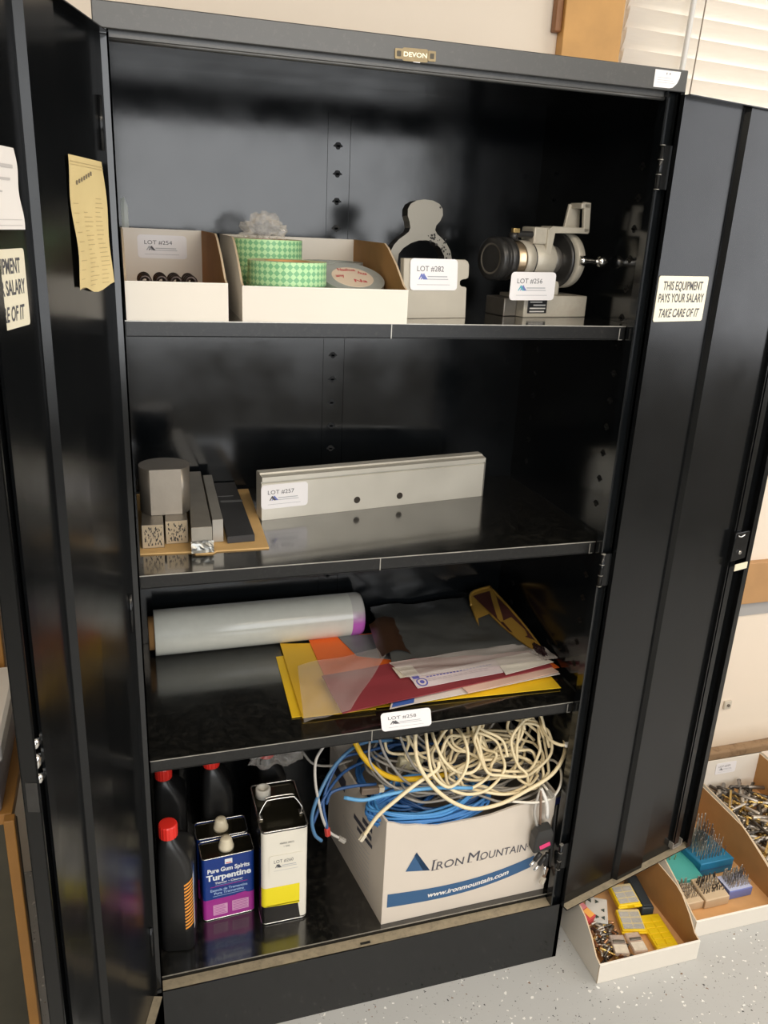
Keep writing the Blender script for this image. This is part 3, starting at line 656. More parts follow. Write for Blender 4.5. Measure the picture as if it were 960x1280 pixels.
# ------------------------------------------------------------------ second shelf: stock metal on a cardboard sheet, and the long bar
b = B(); b.prism([(.024, .119, Z2), (.112, .114, Z2), (.118, .103, Z2), (.148, .101, Z2), (.156, .110, Z2), (.250, .108, Z2), (.264, .460, Z2), (.026, .460, Z2)], (0, 0, .0028), 0, None, 0)
tag(link('cardboard_sheet', b, mat('kraft_bright', (.66, .42, .17), .75, var=.1, vscale=30)), 'brown cardboard sheet under the metal stock, left on the second shelf', 'cardboard sheet')
zc = Z2+.0032
endsteel = mat('sawn_steel_end', (.46, .37, .25), .5, .5, var=.25, vscale=60); stain = mat('dark_stain', (.05, .045, .04), .5, .3, var=.6, vscale=120)
def stock(x0, x1, y0, y1, z1, label, m=steel, skew=0.0, end=True, seed=1, name='steel_block', cat='steel block', group=None, z0=None):
    random.seed(seed); z0 = z0 or zc
    b = B(); b.prism([(x0, y0, z0), (x1, y0, z0), (x1+skew, y1, z0), (x0+skew, y1, z0)], (0, 0, z1-z0), 0, None, .0006)
    if end:
        b.add([(x0+.0007, y0-.0002, z0+.0007), (x1-.0007, y0-.0002, z0+.0007), (x1-.0007, y0-.0002, z1-.0007), (x0+.0007, y0-.0002, z1-.0007)], [(0,1,2,3)], 1)
        cx, cz = (x0+x1)/2, (z0+z1)/2
        for q in range(70):
            a = random.gauss(0, .25)*(x1-x0); c = random.gauss(0, .24)*(z1-z0); r = random.uniform(.0008, .0026)
            a = max(-.42*(x1-x0)+r, min(.42*(x1-x0)-r, a)); c = max(-.42*(z1-z0)+r*1.5, min(.42*(z1-z0)-r*1.5, c))
            b.add([(cx+a+r*.5*math.cos(t)*random.uniform(.6, 1.2), y0-.0003-.000004*q, cz+c+r*1.3*math.sin(t)*random.uniform(.6, 1.2)) for t in [2*PI*i/8 for i in range(8)]], [tuple(range(8))], 2)
    return tag(link(name, b, [m, endsteel, stain]), label, cat, group)
stock(.029, .0665, .141, .315, zc+.0445, 'square steel block with a stained end, left of the pair under the steel round', steel_dk, .006, seed=4, group='square blocks under the round')
stock(.0705, .1095, .156, .315, zc+.0445, 'square steel block with a stained end, right of the pair under the steel round', steel_dk, .006, seed=5, group='square blocks under the round')
b = B(); r = .0455; cx, cy = .0755, .225; h0 = zc+.0450; h1 = h0+.086
prof = []
n = 48
def flatcyl(z):
    out = []
    for i in range(n):
        a = 2*PI*i/n; x, y = r*math.cos(a), r*math.sin(a)
        # a flat is milled on the side that faces out of the cabinet
        y = max(y, -.036); out.append((cx+x, cy+y, z))
    return out
b.loft([flatcyl(h0), flatcyl(h1)], 0, True)
tag(link('steel_round', b, mat('turned_steel', (.34, .30, .25), .4, .75, var=.22, vscale=16, bump=.06, bscale=200)), 'thick steel round with a milled flat, standing on the two square blocks', 'steel round')
for f in bpy.data.objects['steel_round'].data.polygons: f.use_smooth = abs(f.normal.z) < .5 and f.normal.y > -.995
b = B(); b.prism([(.1125, .110, zc), (.1485, .110, zc), (.161, .455, zc), (.131, .455, zc)], (0, 0, .046), 0, None, .0008)
sb = thing('steel_bar', 'tall grey steel bar with foil at its end, right of the square blocks', 'steel bar', (.135, .28, zc))
link('bar', b, mat('grey_steel_bar', (.36, .33, .28), .42, .7, var=.2, vscale=20), sb)
b = B(); vs = []
for j in range(6):
    for i in range(9):
        u, v = i/8, j/5
        vs.append((.111+.040*u+random.uniform(-.001, .001), .1085-.010*v+random.uniform(-.0015, .0015)+(.0 if v < .7 else .002), zc+.020*(1-v)+.0008+random.uniform(-.001, .001)*(v < .9)))
b.add(vs, [(j*9+i, j*9+i+1, (j+1)*9+i+1, (j+1)*9+i) for j in range(5) for i in range(8)], 0, False)
link('foil_wrap', b, mat('foil', (.30, .30, .28), .28, .7), sb)
stock(.1535, .1725, .150, .432, zc+.044, 'narrow grey steel bar between the tall bar and the flat dark bar', mat('plain_steel', (.40, .38, .34), .45, .6, var=.15, vscale=20), .010, False, name='steel_bar', cat='steel bar')
b = B(); b.prism([(.1785, .138, zc), (.229, .141, zc), (.236, .470, zc), (.190, .470, zc)], (0, 0, .0135), 0, None, .0008)
db = thing('steel_bar', 'flat dark charcoal bar, rightmost on the cardboard sheet', 'steel bar', (.21, .3, zc))
link('bar', b, mat('charcoal_bar', (.040, .040, .043), .55, .2, var=.2, vscale=30), db)
b = B(); b.box((.190, .335, zc+.0136), (.234, .345, zc+.0142)); b.box((.188, .372, zc+.0136), (.22, .375, zc+.0142)); link('scuff', b, mat('scuffed', (.16, .16, .16), .4, .5), db)
# the long machined bar: stepped top, two holes
lb = thing('machined_bar', 'long bright machined bar with a stepped top and two holes, middle of the second shelf', 'machined bar', (.52, .31, Z2))
MBr = Matrix.Translation((.2607, .2575, Z2+.0002)) @ Matrix.Rotation(math.atan2(.0752, .5154), 4, 'Z')
L_ = .5205
prof = [(0, 0), (0, .0755), (.0035, .0775), (.0035, .080), (-.0045, .0815), (-.0045, .0905), (.010, .0925), (.012, .0955), (.030, .0965), (.034, .0935), (.034, 0)]
b = B(); b.prism([(0, p[0], p[1]) for p in prof], (L_-.004, 0, 0), 0, MBr, .0005); link('bar', b, alu, lb)
b = B(); b.prism([(L_-.004, 0, 0), (L_-.004, 0, .080), (L_-.004, .03, .080), (L_-.004, .03, 0)], (.004, 0, 0), 0, MBr, .0006); link('end_cap', b, steel, lb)
for u, z in ((.2075, .0225), (.3075, .0218)):
    b = B(); b.lathe([(.0072, .0003), (.0072, .0006), (.0058, .0006), (.0056, -.006)], MBr @ Matrix.Translation((u, 0, z)) @ Matrix.Rotation(R(90), 4, 'X'), 20, 0); link('hole', b, mat('hole_dark', (.03, .022, .015), .5), lb)
ex = MBr.to_3x3() @ Vector((1, 0, 0))
lot_label('257', MBr @ Vector((-.001, -.0006, .0235)), ex, (0, 0, 1), .098, .050, lb, ink, inkblue)

# ------------------------------------------------------------------ third shelf
sw = thing('stretch_wrap_roll', 'long roll of clear stretch wrap with a purple end, back left of the third shelf', 'stretch wrap roll', (.29, .425, Z3))
MW = Matrix.Translation((.047, .4245, Z3+.0525)) @ Matrix.Rotation(R(90), 4, 'Y')
b = B(); Lw = .480; rw = .0515
b.lathe([(.040, 0), (rw-.001, .0), (rw, .002), (rw, .446)], MW, 48, 0, None, True, False)
b.lathe([(rw, .446), (rw, Lw-.012), (rw-.003, Lw-.004), (.036, Lw)], MW, 48, 1, None, True, False)
b.lathe([(.040, 0), (.034, .001)], MW, 48, 0, None, True, False)
def wrapmat():
    m = mat('stretch_film', (.74, .74, .66), .13, spec=.6, bump=.05, bscale=260, var=.06, vscale=50); return m
def endmat():
    m = mat('stretch_film_purple', (.60, .20, .58), .2, spec=.6); nt = m.node_tree; n = nt.nodes; L = nt.links
    tc = n.new('ShaderNodeTexCoord'); t = n.new('ShaderNodeTexNoise'); t.inputs['Scale'].default_value = 14; L.new(tc.outputs['Object'], t.inputs['Vector'])
    sx = n.new('ShaderNodeSeparateXYZ'); L.new(tc.outputs['Object'], sx.inputs[0]); mr = n.new('ShaderNodeMapRange')
    mr.inputs['From Min'].default_value = .082; mr.inputs['From Max'].default_value = .050; L.new(sx.outputs['Z'], mr.inputs['Value'])
    mx = n.new('ShaderNodeMix'); mx.data_type = 'RGBA'; L.new(mr.outputs['Result'], mx.inputs['Factor']); mx.inputs['A'].default_value = (.60, .58, .54, 1); mx.inputs['B'].default_value = (.56, .13, .55, 1)
    L.new(mx.outputs['Result'], n['Principled BSDF'].inputs['Base Color']); return m
link('film', b, [wrapmat(), endmat()], sw)
b = B(); b.lathe([(.034, -.012), (.038, -.012), (.038, .004)], MW, 32, 0, None, True, False); b.lathe([(.034, -.012), (.034, .03)], MW, 32, 0, None, True, False); b.lathe([(.034, Lw-.03), (.034, Lw-.002), (.0355, Lw-.002), (.0355, Lw-.03)], MW, 32, 0, None, True, False)
link('core', b, kraft, sw)

zl = [Z3+.0006]
def sheet(name, pts, m, label, cat, th=.0012, wave=.0015, dz=None, group=None, seed=0, extra=None, mats=None, lift=None, zoff=0.0):
    """a sheet from four corners (front left, front right, back right, back left), gently rippled"""
    b = B(); N = 16; z = zl[0]+zoff; P = [Vector((p[0], p[1], 0)) for p in pts]
    top = []; bot = []
    for j in range(N+1):
        for i in range(N+1):
            u, v = i/N, j/N
            q = P[0]*(1-u)*(1-v)+P[1]*u*(1-v)+P[2]*u*v+P[3]*(1-u)*v
            zz = z + q.z + wave*(noise.noise(Vector((u*3+seed, v*3, seed)))*1.2+.6)
            if lift: zz += lift(u, v)
            top.append((q.x, q.y, zz+th)); bot.append((q.x, q.y, zz))
    f = [(j*(N+1)+i, j*(N+1)+i+1, (j+1)*(N+1)+i+1, (j+1)*(N+1)+i) for j in range(N) for i in range(N)]; n0 = (N+1)**2
    edge = [i for i in range(N+1)] + [(j+1)*(N+1)+N for j in range(N)] + [N*(N+1)+N-1-i for i in range(N)] + [(N-1-j)*(N+1) for j in range(N-1)]
    fs = f + [tuple(q+n0 for q in k[::-1]) for k in f] + [(edge[k], edge[(k+1)%len(edge)], edge[(k+1)%len(edge)]+n0, edge[k]+n0) for k in range(len(edge))]
    b.add(top+bot, fs, 0, False)
    for fc in b.bm.faces: fc.smooth = abs(fc.normal.z) > .3
    if extra:
        def S(u, v, d=.0004):
            q = P[0]*(1-u)*(1-v)+P[1]*u*(1-v)+P[2]*u*v+P[3]*(1-u)*v
            return Vector((q.x, q.y, z+q.z+wave*(noise.noise(Vector((u*3+seed, v*3, seed)))*1.2+.6)+(lift(u, v) if lift else 0)+th+d))
        extra(b, S)
    zl[0] += dz if dz is not None else th+wave*1.1
    return tag(link(name, b, mats or m), label, cat, group)
Y = yellow
sheet('paper_sheet', [(0.2947, 0.1023, 0.6838), (0.5740, 0.1027, 0.6838), (0.6087, 0.3665, 0.6838), (0.3069, 0.3477, 0.6838)], Y, 'bright yellow sheet at the left front of the loose pile on the third shelf', 'paper sheet', group='loose coloured sheets', wave=.001)
sheet('paper_sheet', [(0.3841, 0.0997, 0.6850), (0.8810, 0.0779, 0.6850), (0.8848, 0.1935, 0.6850), (0.4317, 0.2181, 0.6850)], Y, 'yellow sheet along the front right edge of the loose pile', 'paper sheet', group='loose coloured sheets', wave=.001, seed=2)
sheet('envelope', [(0.3131, 0.0902, 0.6870), (0.4643, 0.0866, 0.6870), (0.5081, 0.3624, 0.6870), (0.3254, 0.3987, 0.6870)], mat('yellow_paper_dull', (.78, .48, .03), .55), 'dull yellow envelope at the far left, with its end under the wrap roll', 'envelope', wave=.001, seed=3)
sheet('paper_sheet', [(0.3903, 0.1248, 0.6890), (0.6630, 0.1930, 0.6890), (0.5588, 0.4004, 0.6890), (0.3929, 0.3959, 0.6890)], orange, 'orange red sheet showing just in front of the stretch wrap roll', 'paper sheet', group='loose coloured sheets', wave=.001, seed=4)
sheet('folder', [(0.4821, 0.2972, 0.6900), (0.6044, 0.2403, 0.6900), (0.6149, 0.3862, 0.6900), (0.4621, 0.3949, 0.6900)], mat('slate_folder', (.17, .18, .19), .45), 'slate grey folder corner beside the purple end of the wrap roll', 'folder', wave=.001, seed=5)
def blue_edge(b, S):
    for k in range(6):
        u0, u1 = .01+.02*k, .01+.02*(k+1)
        b.add([S(u0, .02), S(u1, .02), S(u1, .30), S(u0, .30)], [(0,1,2,3)], 1)
sheet('envelope', [(0.4876, 0.0700, 0.6940), (0.8991, 0.1165, 0.6940), (0.8918, 0.2250, 0.6940), (0.5536, 0.2021, 0.6940)], None, 'white envelope with a blue corner poking out under the maroon folder', 'envelope', wave=.0012, seed=6, mats=[mat('white_env', (.76, .70, .66), .5), mat('blue_print', (.06, .14, .50), .5)], extra=blue_edge)
sheet('paper_sheet', [(0.5545, 0.0998, 0.6960), (0.9093, 0.1391, 0.6960), (0.8816, 0.2590, 0.6960), (0.5830, 0.2344, 0.6960)], orange, 'orange sheet sticking out at the right end of the pile', 'paper sheet', group='loose coloured sheets', wave=.0012, seed=7)
sheet('paper_sheet', [(0.6637, 0.0823, 0.6970), (0.8961, 0.1190, 0.6970), (0.8787, 0.1844, 0.6970), (0.6512, 0.1643, 0.6970)], mat('pale_pink', (.80, .55, .45), .5), 'pale pink sheet edge between the orange and yellow sheets', 'paper sheet', wave=.001, seed=8)
sheet('folder', [(0.3876, 0.0637, 0.7000), (0.8893, 0.1365, 0.7000), (0.8718, 0.2697, 0.7000), (0.3801, 0.2109, 0.7000)], maroon, 'maroon folder lying across the middle of the loose pile', 'folder', th=.002, wave=.003, seed=9)
def form(b, S):
    for k in range(20):
        u0 = .16+.038*k; b.add([S(u0, .62), S(u0+.026, .62), S(u0+.026, .70), S(u0, .70)], [(0,1,2,3)], 1)
    for v in (.35, .45):
        for k in range(12):
            u0 = .14+.06*k; b.add([S(u0, v), S(u0+.05, v), S(u0+.05, v+.02), S(u0, v+.02)], [(0,1,2,3)], 2)
    cu, cv = .085, .36
    for rad, mi in ((.30, 1), (.22, 0), (.12, 1)):
        b.add([S(cu+rad*.2*math.cos(a), cv+rad*math.sin(a), .0005+.0002*(3-rad*10)) for a in [2*PI*i/16 for i in range(16)]], [tuple(range(16))], mi)
    b.add([S(.02, .68), S(.09, .68), S(.09, .95), S(.02, .95)], [(0,1,2,3)], 1)
sheet('printed_form', [(0.5623, 0.1132, 0.7040), (0.7675, 0.1326, 0.7040), (0.7771, 0.1909, 0.7040), (0.5599, 0.1629, 0.7040)], None, 'white printed form with a blue round mark on top of the maroon folder', 'printed form', th=.0008, wave=.001, seed=10, mats=[mat('form_white', (.78, .68, .70), .5), mat('form_blue', (.13, .13, .48), .5), mat('form_grey', (.42, .36, .42), .5)], extra=form)
sheet('card', [(0.5383, 0.1578, 0.7040), (0.5840, 0.1642, 0.7040), (0.5793, 0.2032, 0.7040), (0.5349, 0.2028, 0.7040)], mat('ivory_card', (.74, .68, .56), .5), 'small ivory card beside the printed form', 'card', th=.0008, wave=.0006, seed=11, dz=0)
sheet('card', [(0.7666, 0.1190, 0.7060), (0.8975, 0.1457, 0.7060), (0.8604, 0.1984, 0.7060), (0.7718, 0.1885, 0.7060)], mat('white_card_flat', (.80, .76, .68), .5), 'white card on the right end of the pile, under the clear sleeve', 'card', th=.0008, wave=.001, seed=12)
sleeve = film('clear_sleeve', (.72, .66, .62), .17, .14)
sleeve2 = film('cloudy_sleeve', (.74, .68, .64), .34, .2)
def crinkle(b, S): pass
sheet('plastic_sleeve', [(0.3050, 0.0381, 0.7040), (0.4027, 0.0597, 0.7040), (0.5633, 0.2911, 0.7040), (0.3357, 0.2479, 0.7040)], sleeve, 'clear plastic sleeve hanging over the front left of the loose pile', 'plastic sleeve', th=.0006, wave=.004, seed=13, dz=.001)
sheet('plastic_sleeve', [(0.5495, 0.1485, 0.7060), (0.9100, 0.1501, 0.7060), (0.8964, 0.2369, 0.7060), (0.5311, 0.2141, 0.7060)], sleeve2, 'cloudy plastic sleeve over the right half of the loose pile', 'plastic sleeve', th=.0006, wave=.006, seed=14, dz=.001)
# black film bag with its golden brown mouth
def bagz(u, v): return .012+.018*v+.004*math.sin(u*9+v*4)+.003*noise.noise(Vector((u*9, v*9, 2)))
bag = thing('film_bag', 'crinkled black film bag with a golden brown mouth, back right of the third shelf', 'bag', (.74, .34, Z3))
b = B(); N = 26; c4 = [(.545, .235), (.875, .205), (.872, .452), (.560, .462)]
vs = []
for j in range(N+1):
    for i in range(N+1):
        u, v = i/N, j/N
        x = (c4[0][0]*(1-u)+c4[1][0]*u)*(1-v)+(c4[3][0]*(1-u)+c4[2][0]*u)*v; y = (c4[0][1]*(1-u)+c4[1][1]*u)*(1-v)+(c4[3][1]*(1-u)+c4[2][1]*u)*v
        z = Z3+.034+.016*v + .007*noise.noise(Vector((u*4.5, v*4.5, 5)))+.005*abs(noise.noise(Vector((u*11, v*9, 8))))
        if v < .12: z -= (.12-v)*.10
        vs.append((x, y + .006*math.sin(u*8)*(1-v), z))
bf = [(j*(N+1)+i, j*(N+1)+i+1, (j+1)*(N+1)+i+1, (j+1)*(N+1)+i) for j in range(N) for i in range(N)]
n0 = (N+1)**2; b.add(vs+[(p[0], p[1], p[2]-.006) for p in vs], bf+[tuple(q+n0 for q in k[::-1]) for k in bf], 0, True)
link('film', b, mat('black_film', (.055, .057, .055), .34, spec=.9, bump=.25, bscale=55), bag)
b = B(); mouth = [(.800, .395, Z3+.058), (.812, .425, Z3+.078), (.868, .44, Z3+.084), (.882, .36, Z3+.066), (.888, .27, Z3+.052), (.892, .18, Z3+.034)]
low = [(.790, .32, Z3+.040), (.800, .35, Z3+.046), (.835, .36, Z3+.050), (.840, .30, Z3+.046), (.852, .235, Z3+.043), (.880, .178, Z3+.030)]
b.add(mouth+low+[(p[0]+.001, p[1]+.006, p[2]-.004) for p in mouth+low], [(i, i+1, 7+i, 6+i) for i in range(5)]+[(12+i, 12+6+i, 12+7+i, 12+i+1) for i in range(5)], 0, True)
b.tube([mouth[0], mouth[1], mouth[2]], .0035, 6, 0); b.tube(mouth[2:], .0028, 6, 0)
link('mouth', b, mat('golden_film', (.34, .20, .04), .3, .3, bump=.3, bscale=60), bag)
b = B(); b.add([(.812, .415, Z3+.074), (.866, .432, Z3+.080), (.880, .35, Z3+.064), (.890, .22, Z3+.044), (.846, .27, Z3+.046), (.838, .34, Z3+.052)], [(0,1,2,3,4,5)], 0); link('inside', b, mat('dark_brown_film', (.05, .018, .015), .35, bump=.4, bscale=60), bag)
b = B(); vs = []
for j in range(7):
    for i in range(9):
        u, v = i/8, j/6; vs.append((.520+.075*u+.015*v, .245+.14*v, Z3+.028+.018*math.sin(u*PI)+.012*v+.004*noise.noise(Vector((u*6, v*6, 1)))))
b.add(vs, [(j*9+i, j*9+i+1, (j+1)*9+i+1, (j+1)*9+i) for j in range(6) for i in range(8)], 0, True)
link('folded_flap', b, mat('dark_brown_flap', (.045, .022, .012), .28, spec=.8, bump=.3, bscale=50), bag)
crumple('crumpled_wrapper', (.884, .190, Z3+.026), .026, mat('dark_maroon_wrap', (.020, .008, .009), .4, bump=.3, bscale=60), 'dark maroon crumpled wrapper at the right end of the third shelf', 'wrapper', 9.3, (.55, 1.3, .8), .35)
lc = lot_label('258', (.4575, .0225, Z3-.0035), Vector((1, 0, -.01)), Vector((-.10, .10, 1)), .104, .040, None, ink, ink, name='lot_card')
tag(lc, 'white lot card taped over the front edge of the third shelf', 'lot card')

# ------------------------------------------------------------------ bottom of the cabinet: bottles and cans
def oil_bottle(c, rotz, label, sc=1.0, lab=True):
    root = thing('oil_bottle', label, 'bottle', c, rotz, 'black bottles with red caps')
    b = B(); rings = []
    for z, cx, hx, cy, hy, r in ((0, 0, .030, 0, .046, .014), (.004, 0, .0335, 0, .050, .016), (.10, 0, .034, 0, .050, .016), (.20, 0, .034, 0, .050, .016), (.222, -.001, .0325, -.002, .048, .018), (.245, -.006, .027, -.010, .039, .018), (.262, -.010, .021, -.018, .029, .017), (.274, -.012, .0155, -.022, .0195, .0150), (.282, -.012, .0145, -.022, .0145, .0144)):
        rings.append(rr(cx, cy, hx, hy, z*sc, r, 6))
    b.loft(rings, 0, True); link('body', b, black_pl, root, world=False)
    b = B(); n = 36; f = lambda r, z: [((r*(1+.035*(i % 2)))*math.cos(2*PI*i/n)-.012, (r*(1+.035*(i % 2)))*math.sin(2*PI*i/n)-.022, z*sc) for i in range(n)]
    b.loft([f(.0178, .277), f(.0182, .279), f(.0182, .303), f(.0165, .306), f(.012, .3065)], 0, False); link('cap', b, redcap, root, world=False)
    b = B(); b.tube([(-.0235, -.047, .02), (-.024, -.0475, .12), (-.024, -.0472, .205)], .0011, 6); link('level_strip', b, mat('sight_strip', (.30, .32, .33), .3), root, world=False)
    if lab:
        b = B()
        # label wrapped round the right front corner: white edge and slanted orange stripes on black
        def cp(t, z, d):  # t runs round the corner from the front face to the right face
            if t < .4: return (.018-.034*.0+(t/.4)*.0-.012*(1-t/.4), -.0502-d, z*sc) if False else (.008+.010*(t/.4), -.0501-d, z*sc)
            if t < .7:
                a = R(-90+90*(t-.4)/.3); return (.018+(.016+d)*math.cos(a), -.034+(.016+d)*math.sin(a), z*sc)
            return (.0341+d, -.034+.05*(t-.7)/.3, z*sc)
        def strip(t0, t1, z0, z1, mi, d, sl=0.0):
            k = 6; vs = [cp(t0+(t1-t0)*i/k, z0+sl*i/k, d) for i in range(k+1)] + [cp(t0+(t1-t0)*i/k, z1+sl*i/k, d) for i in range(k+1)]
            b.add(vs, [(i, i+1, k+2+i, k+1+i) for i in range(k)], mi)
        strip(.34, 1, .055, .185, 0, .0003); strip(.66, .74, .05, .19, 2, .0006); strip(.74, .80, .15, .20, 3, .0006)
        for q in range(14): strip(.40, .64, .060+.0085*q, .0645+.0085*q, 1, .0006, .010)
        link('label', b, [black_pl, mat('label_orange', (.88, .35, .05), .45), mat('label_silver', (.70, .70, .72), .4), mat('label_blue', (.10, .22, .55), .4)], root, world=False)
    return root
oil_bottle((.063, .128, Z0), R(-10), 'black oil bottle with a red cap standing at the front left corner')
oil_bottle((.062, .318, Z0), R(-4), 'black bottle behind the front left one, its red cap just under the shelf', 1.0, False)
oil_bottle((.165, .325, Z0), R(0), 'black bottle with a red cap behind the turpentine cans', 1.03, False)
oil_bottle((.290, .345, Z0), R(5), 'red capped black bottle in clear film behind the tall square can', 1.0, False)
crumple('plastic_wrap', (.300, .318, Z0+.285), .062, clearfilm, 'crinkled clear film draped over the bottle behind the tall square can', 'plastic wrap', 6.6, (1.0, .55, .75), .4)

tin_blue = mat('tin_blue', (.010, .045, .26), .3, .2); tin_mag = mat('tin_magenta', (.40, .03, .30), .35, .1)
tin_txt = mat('tin_white_print', (.85, .88, .92), .4); tin_pale = mat('tin_pale_print', (.42, .58, .85), .4); tin_pink = mat('tin_pink_box', (.72, .38, .60), .45)
rim_m = mat('tin_rim', (.55, .53, .50), .22, .95); tin_top = mat('tin_lacquer_top', (.05, .045, .03), .2, .8); dark_tin = mat('tin_dark_side', (.012, .016, .04), .3, .3)
def rimring(b, hx, hy, z, r, t=.0014, mi=0):
    pts = rr(0, 0, hx, hy, z, r, 5); b.tube(pts, t, 6, mi, True, 1)
def turps(c, rotz, label):
    root = thing('turpentine_can', label, 'can', c, rotz, 'blue turpentine cans'); hx, hy, h = .056, .0275, .168; r = .0075
    b = B(); b.loft([rr(0, 0, hx, hy, z, r) for z in (.002, .056, h-.003)], 0, True, False, None, [1, 0]); link('body', b, [tin_blue, tin_mag], root, world=False)
    b = B(); y = -hy-.0003
    for z, amp in ((.035, 0),):
        pts = [(-hx+r, y, .004), (hx-r, y, .004), (hx-r, y, .052), (.035, y, .060), (.016, y, .058), (.004, y, .050), (-.012, y, .050), (-.026, y, .054), (-hx+r, y, .045)]
        b.add(pts, [tuple(range(len(pts)))], 1)
    ex, ez = (1, 0, 0), (0, 0, 1)
    b.bar((0, y-.0002, 0), ex, ez, -.035, -.004, .012, .040, 4); b.bar((0, y-.0002, 0), ex, ez, .006, .042, .014, .042, 4)
    for k in range(6): b.bar((0, y-.0004, 0), ex, ez, -.033, -.007-.002*(k % 3), .015+.0042*k, .0162+.0042*k, 1); b.bar((0, y-.0004, 0), ex, ez, .008, .040-.002*(k % 2), .017+.0042*k, .0182+.0042*k, 1)
    b.bar((0, y-.0002, 0), ex, ez, -.008, .008, .145, .158, 2); b.bar((0, y-.0004, 0), ex, ez, -.006, .006, .1465, .1485, 5)
    b.text('Pure Gum Spirits', (0, y-.0004, .128), ex, ez, .011, 2, width=.090, bold=.03); b.text('Turpentine', (0, y-.0004, .108), ex, ez, .0150, 2, width=.096, bold=.035)
    b.text('Thinner \u2022 Cleaner', (0, y-.0004, .0965), ex, ez, .0052, 2, width=.060, bold=.02)
    b.bar((0, y-.0002, 0), ex, ez, -.04, .04, .089, .0905, 1); b.bar((0, y-.0002, 0), ex, ez, -.03, .03, .0925, .0932, 3)
    b.text('Esencia de Trementina', (0, y-.0004, .0775), ex, ez, .0064, 3, width=.080, bold=.02); b.text('Pura Trementina', (0, y-.0004, .0685), ex, ez, .0064, 3, width=.064, bold=.02)
    b.bar((0, y-.0002, 0), ex, ez, -.035, .035, .0635, .0645, 3)
    link('front_label', b, [tin_blue, tin_mag, tin_txt, tin_pale, tin_pink, redcap], root, world=False)
    b = B(); b.loft([rr(0, 0, hx-.001, hy-.001, h-.005, r), rr(0, 0, hx-.002, hy-.002, h-.0045, r)], 0, False); link('top', b, tin_top, root, world=False)
    b = B(); rimring(b, hx, hy, h-.002, r); rimring(b, hx-.0005, hy-.0005, .002, r); link('rim', b, rim_m, root, world=False)
    b = B(); b.lathe([(.0165, h-.0045), (.0165, h+.002), (.0155, h+.0035), (.0125, h+.018), (.0105, h+.022), (.004, h+.0225)], None, 24); link('cap', b, cream, root, world=False); return root
turps((.168, .174, Z0), R(3), 'front turpentine can with its blue and magenta lettered label')
tc2 = copy_tree(bpy.data.objects['turpentine_can'], (.164, .236, Z0), R(1), 'second turpentine can, hidden to its cap and rim behind the blue one')
# tall square can with lot label
sc_ = thing('solvent_can', 'tall square solvent can with a white and yellow front and a wire handle', 'can', (.2825, .1795, Z0), R(0)); hx, hy, h, r = .049, .078, .250, .009
b = B(); b.loft([rr(0, 0, hx, hy, z, r) for z in (.002, h-.004)], 0, True, False); link('body', b, mat('can_black', (.012, .012, .012), .25, .2), sc_, world=False)
b = B(); y = -hy-.0004; ex, ez = (1, 0, 0), (0, 0, 1)
def cr(t, z, d=.0004):   # front face and its two rounded corners, t in 0..1
    Lf = 2*(hx-r); La = r*PI/2; s = t*(Lf+2*La)
    if s < La: a = s/r; return (-(hx-r)-(r+d)*math.cos(a), -(hy-r)-(r+d)*math.sin(a), z)
    if s < La+Lf: return (-(hx-r)+s-La, -hy-d, z)
    a = (s-La-Lf)/r; return ((hx-r)+(r+d)*math.sin(a), -(hy-r)-(r+d)*math.cos(a), z)
def patch(t0, t1, zl, zh, mi, d):
    k = 24; vs = [cr(t0+(t1-t0)*i/k, zl(i/k) if callable(zl) else zl, d) for i in range(k+1)]+[cr(t0+(t1-t0)*i/k, zh(i/k) if callable(zh) else zh, d) for i in range(k+1)]
    b.add(vs, [(i, i+1, k+2+i, k+1+i) for i in range(k)], mi, True)
patch(0, 1, .098, .243, 0, .0004); patch(.02, .80, .050, .100, 1, .0007); patch(.70, 1, lambda u: max(.008, .105-.25*u) , .099, 0, .0006)
patch(.02, .80, lambda u: .046+.004*(1-u), .052, 1, .0007)
b.text('MINERAL SPIRITS', (.004, y-.0006, .211), ex, ez, .0045, 2, width=.030); b.text('1 GAL', (.004, y-.0006, .203), ex, ez, .0042, 2, width=.013)
link('front_label', b, [mat('can_white', (.82, .78, .68), .4), mat('can_yellow', (.88, .74, .02), .4), ink], sc_, world=False)
lb_ = lot_label('260', (0, 0, 0), (1, 0, 0), (0, 0, 1), .074, .048, sc_, ink, ink); 
lb_.data.materials[0] = MATS['can_white']
for v in lb_.data.vertices: v.co += Vector((.2825, .1795, Z0)) + Vector((-.034, y-.0009, .136))
b = B(); b.loft([rr(0, 0, hx-.001, hy-.001, h-.008, r), rr(0, 0, hx-.002, hy-.002, h-.0075, r)], 0, False); link('top', b, tin_top, sc_, world=False)
b = B(); rimring(b, hx, hy, h-.003, r, .0017); rimring(b, hx-.0005, hy-.0005, .003, r, .0013); link('rim', b, rim_m, sc_, world=False)
b = B(); b.tube([(-.043, -.030, h-.004), (-.0455, -.028, h+.006), (-.031, -.018, h+.024), (-.022, -.016, h+.027), (.024, -.016, h+.027), (.033, -.018, h+.024), (.046, -.028, h+.006), (.043, -.030, h-.004)], .0021, 8, 0, False, 3)
b.tube([(-.030, -.008, h+.024), (-.022, -.0065, h+.0268), (.024, -.0065, h+.0268), (.032, -.008, h+.024)], .0021, 8, 0, False, 3)
for sx in (-1, 1): b.box((sx*.043-.004, -.036, h-.008), (sx*.043+.004, -.022, h-.003), 0, .001)
link('wire_handle', b, rim_m, sc_, world=False)
b = B(); Ms = Matrix.Translation((-.026, .045, h-.008)); b.lathe([(.0165, 0), (.0165, .020), (.0145, .022), (.0105, .022), (.0100, .006), (.002, .005)], Ms, 28); link('spout', b, mat('grey_white_plastic', (.62, .60, .54), .45), sc_, world=False)

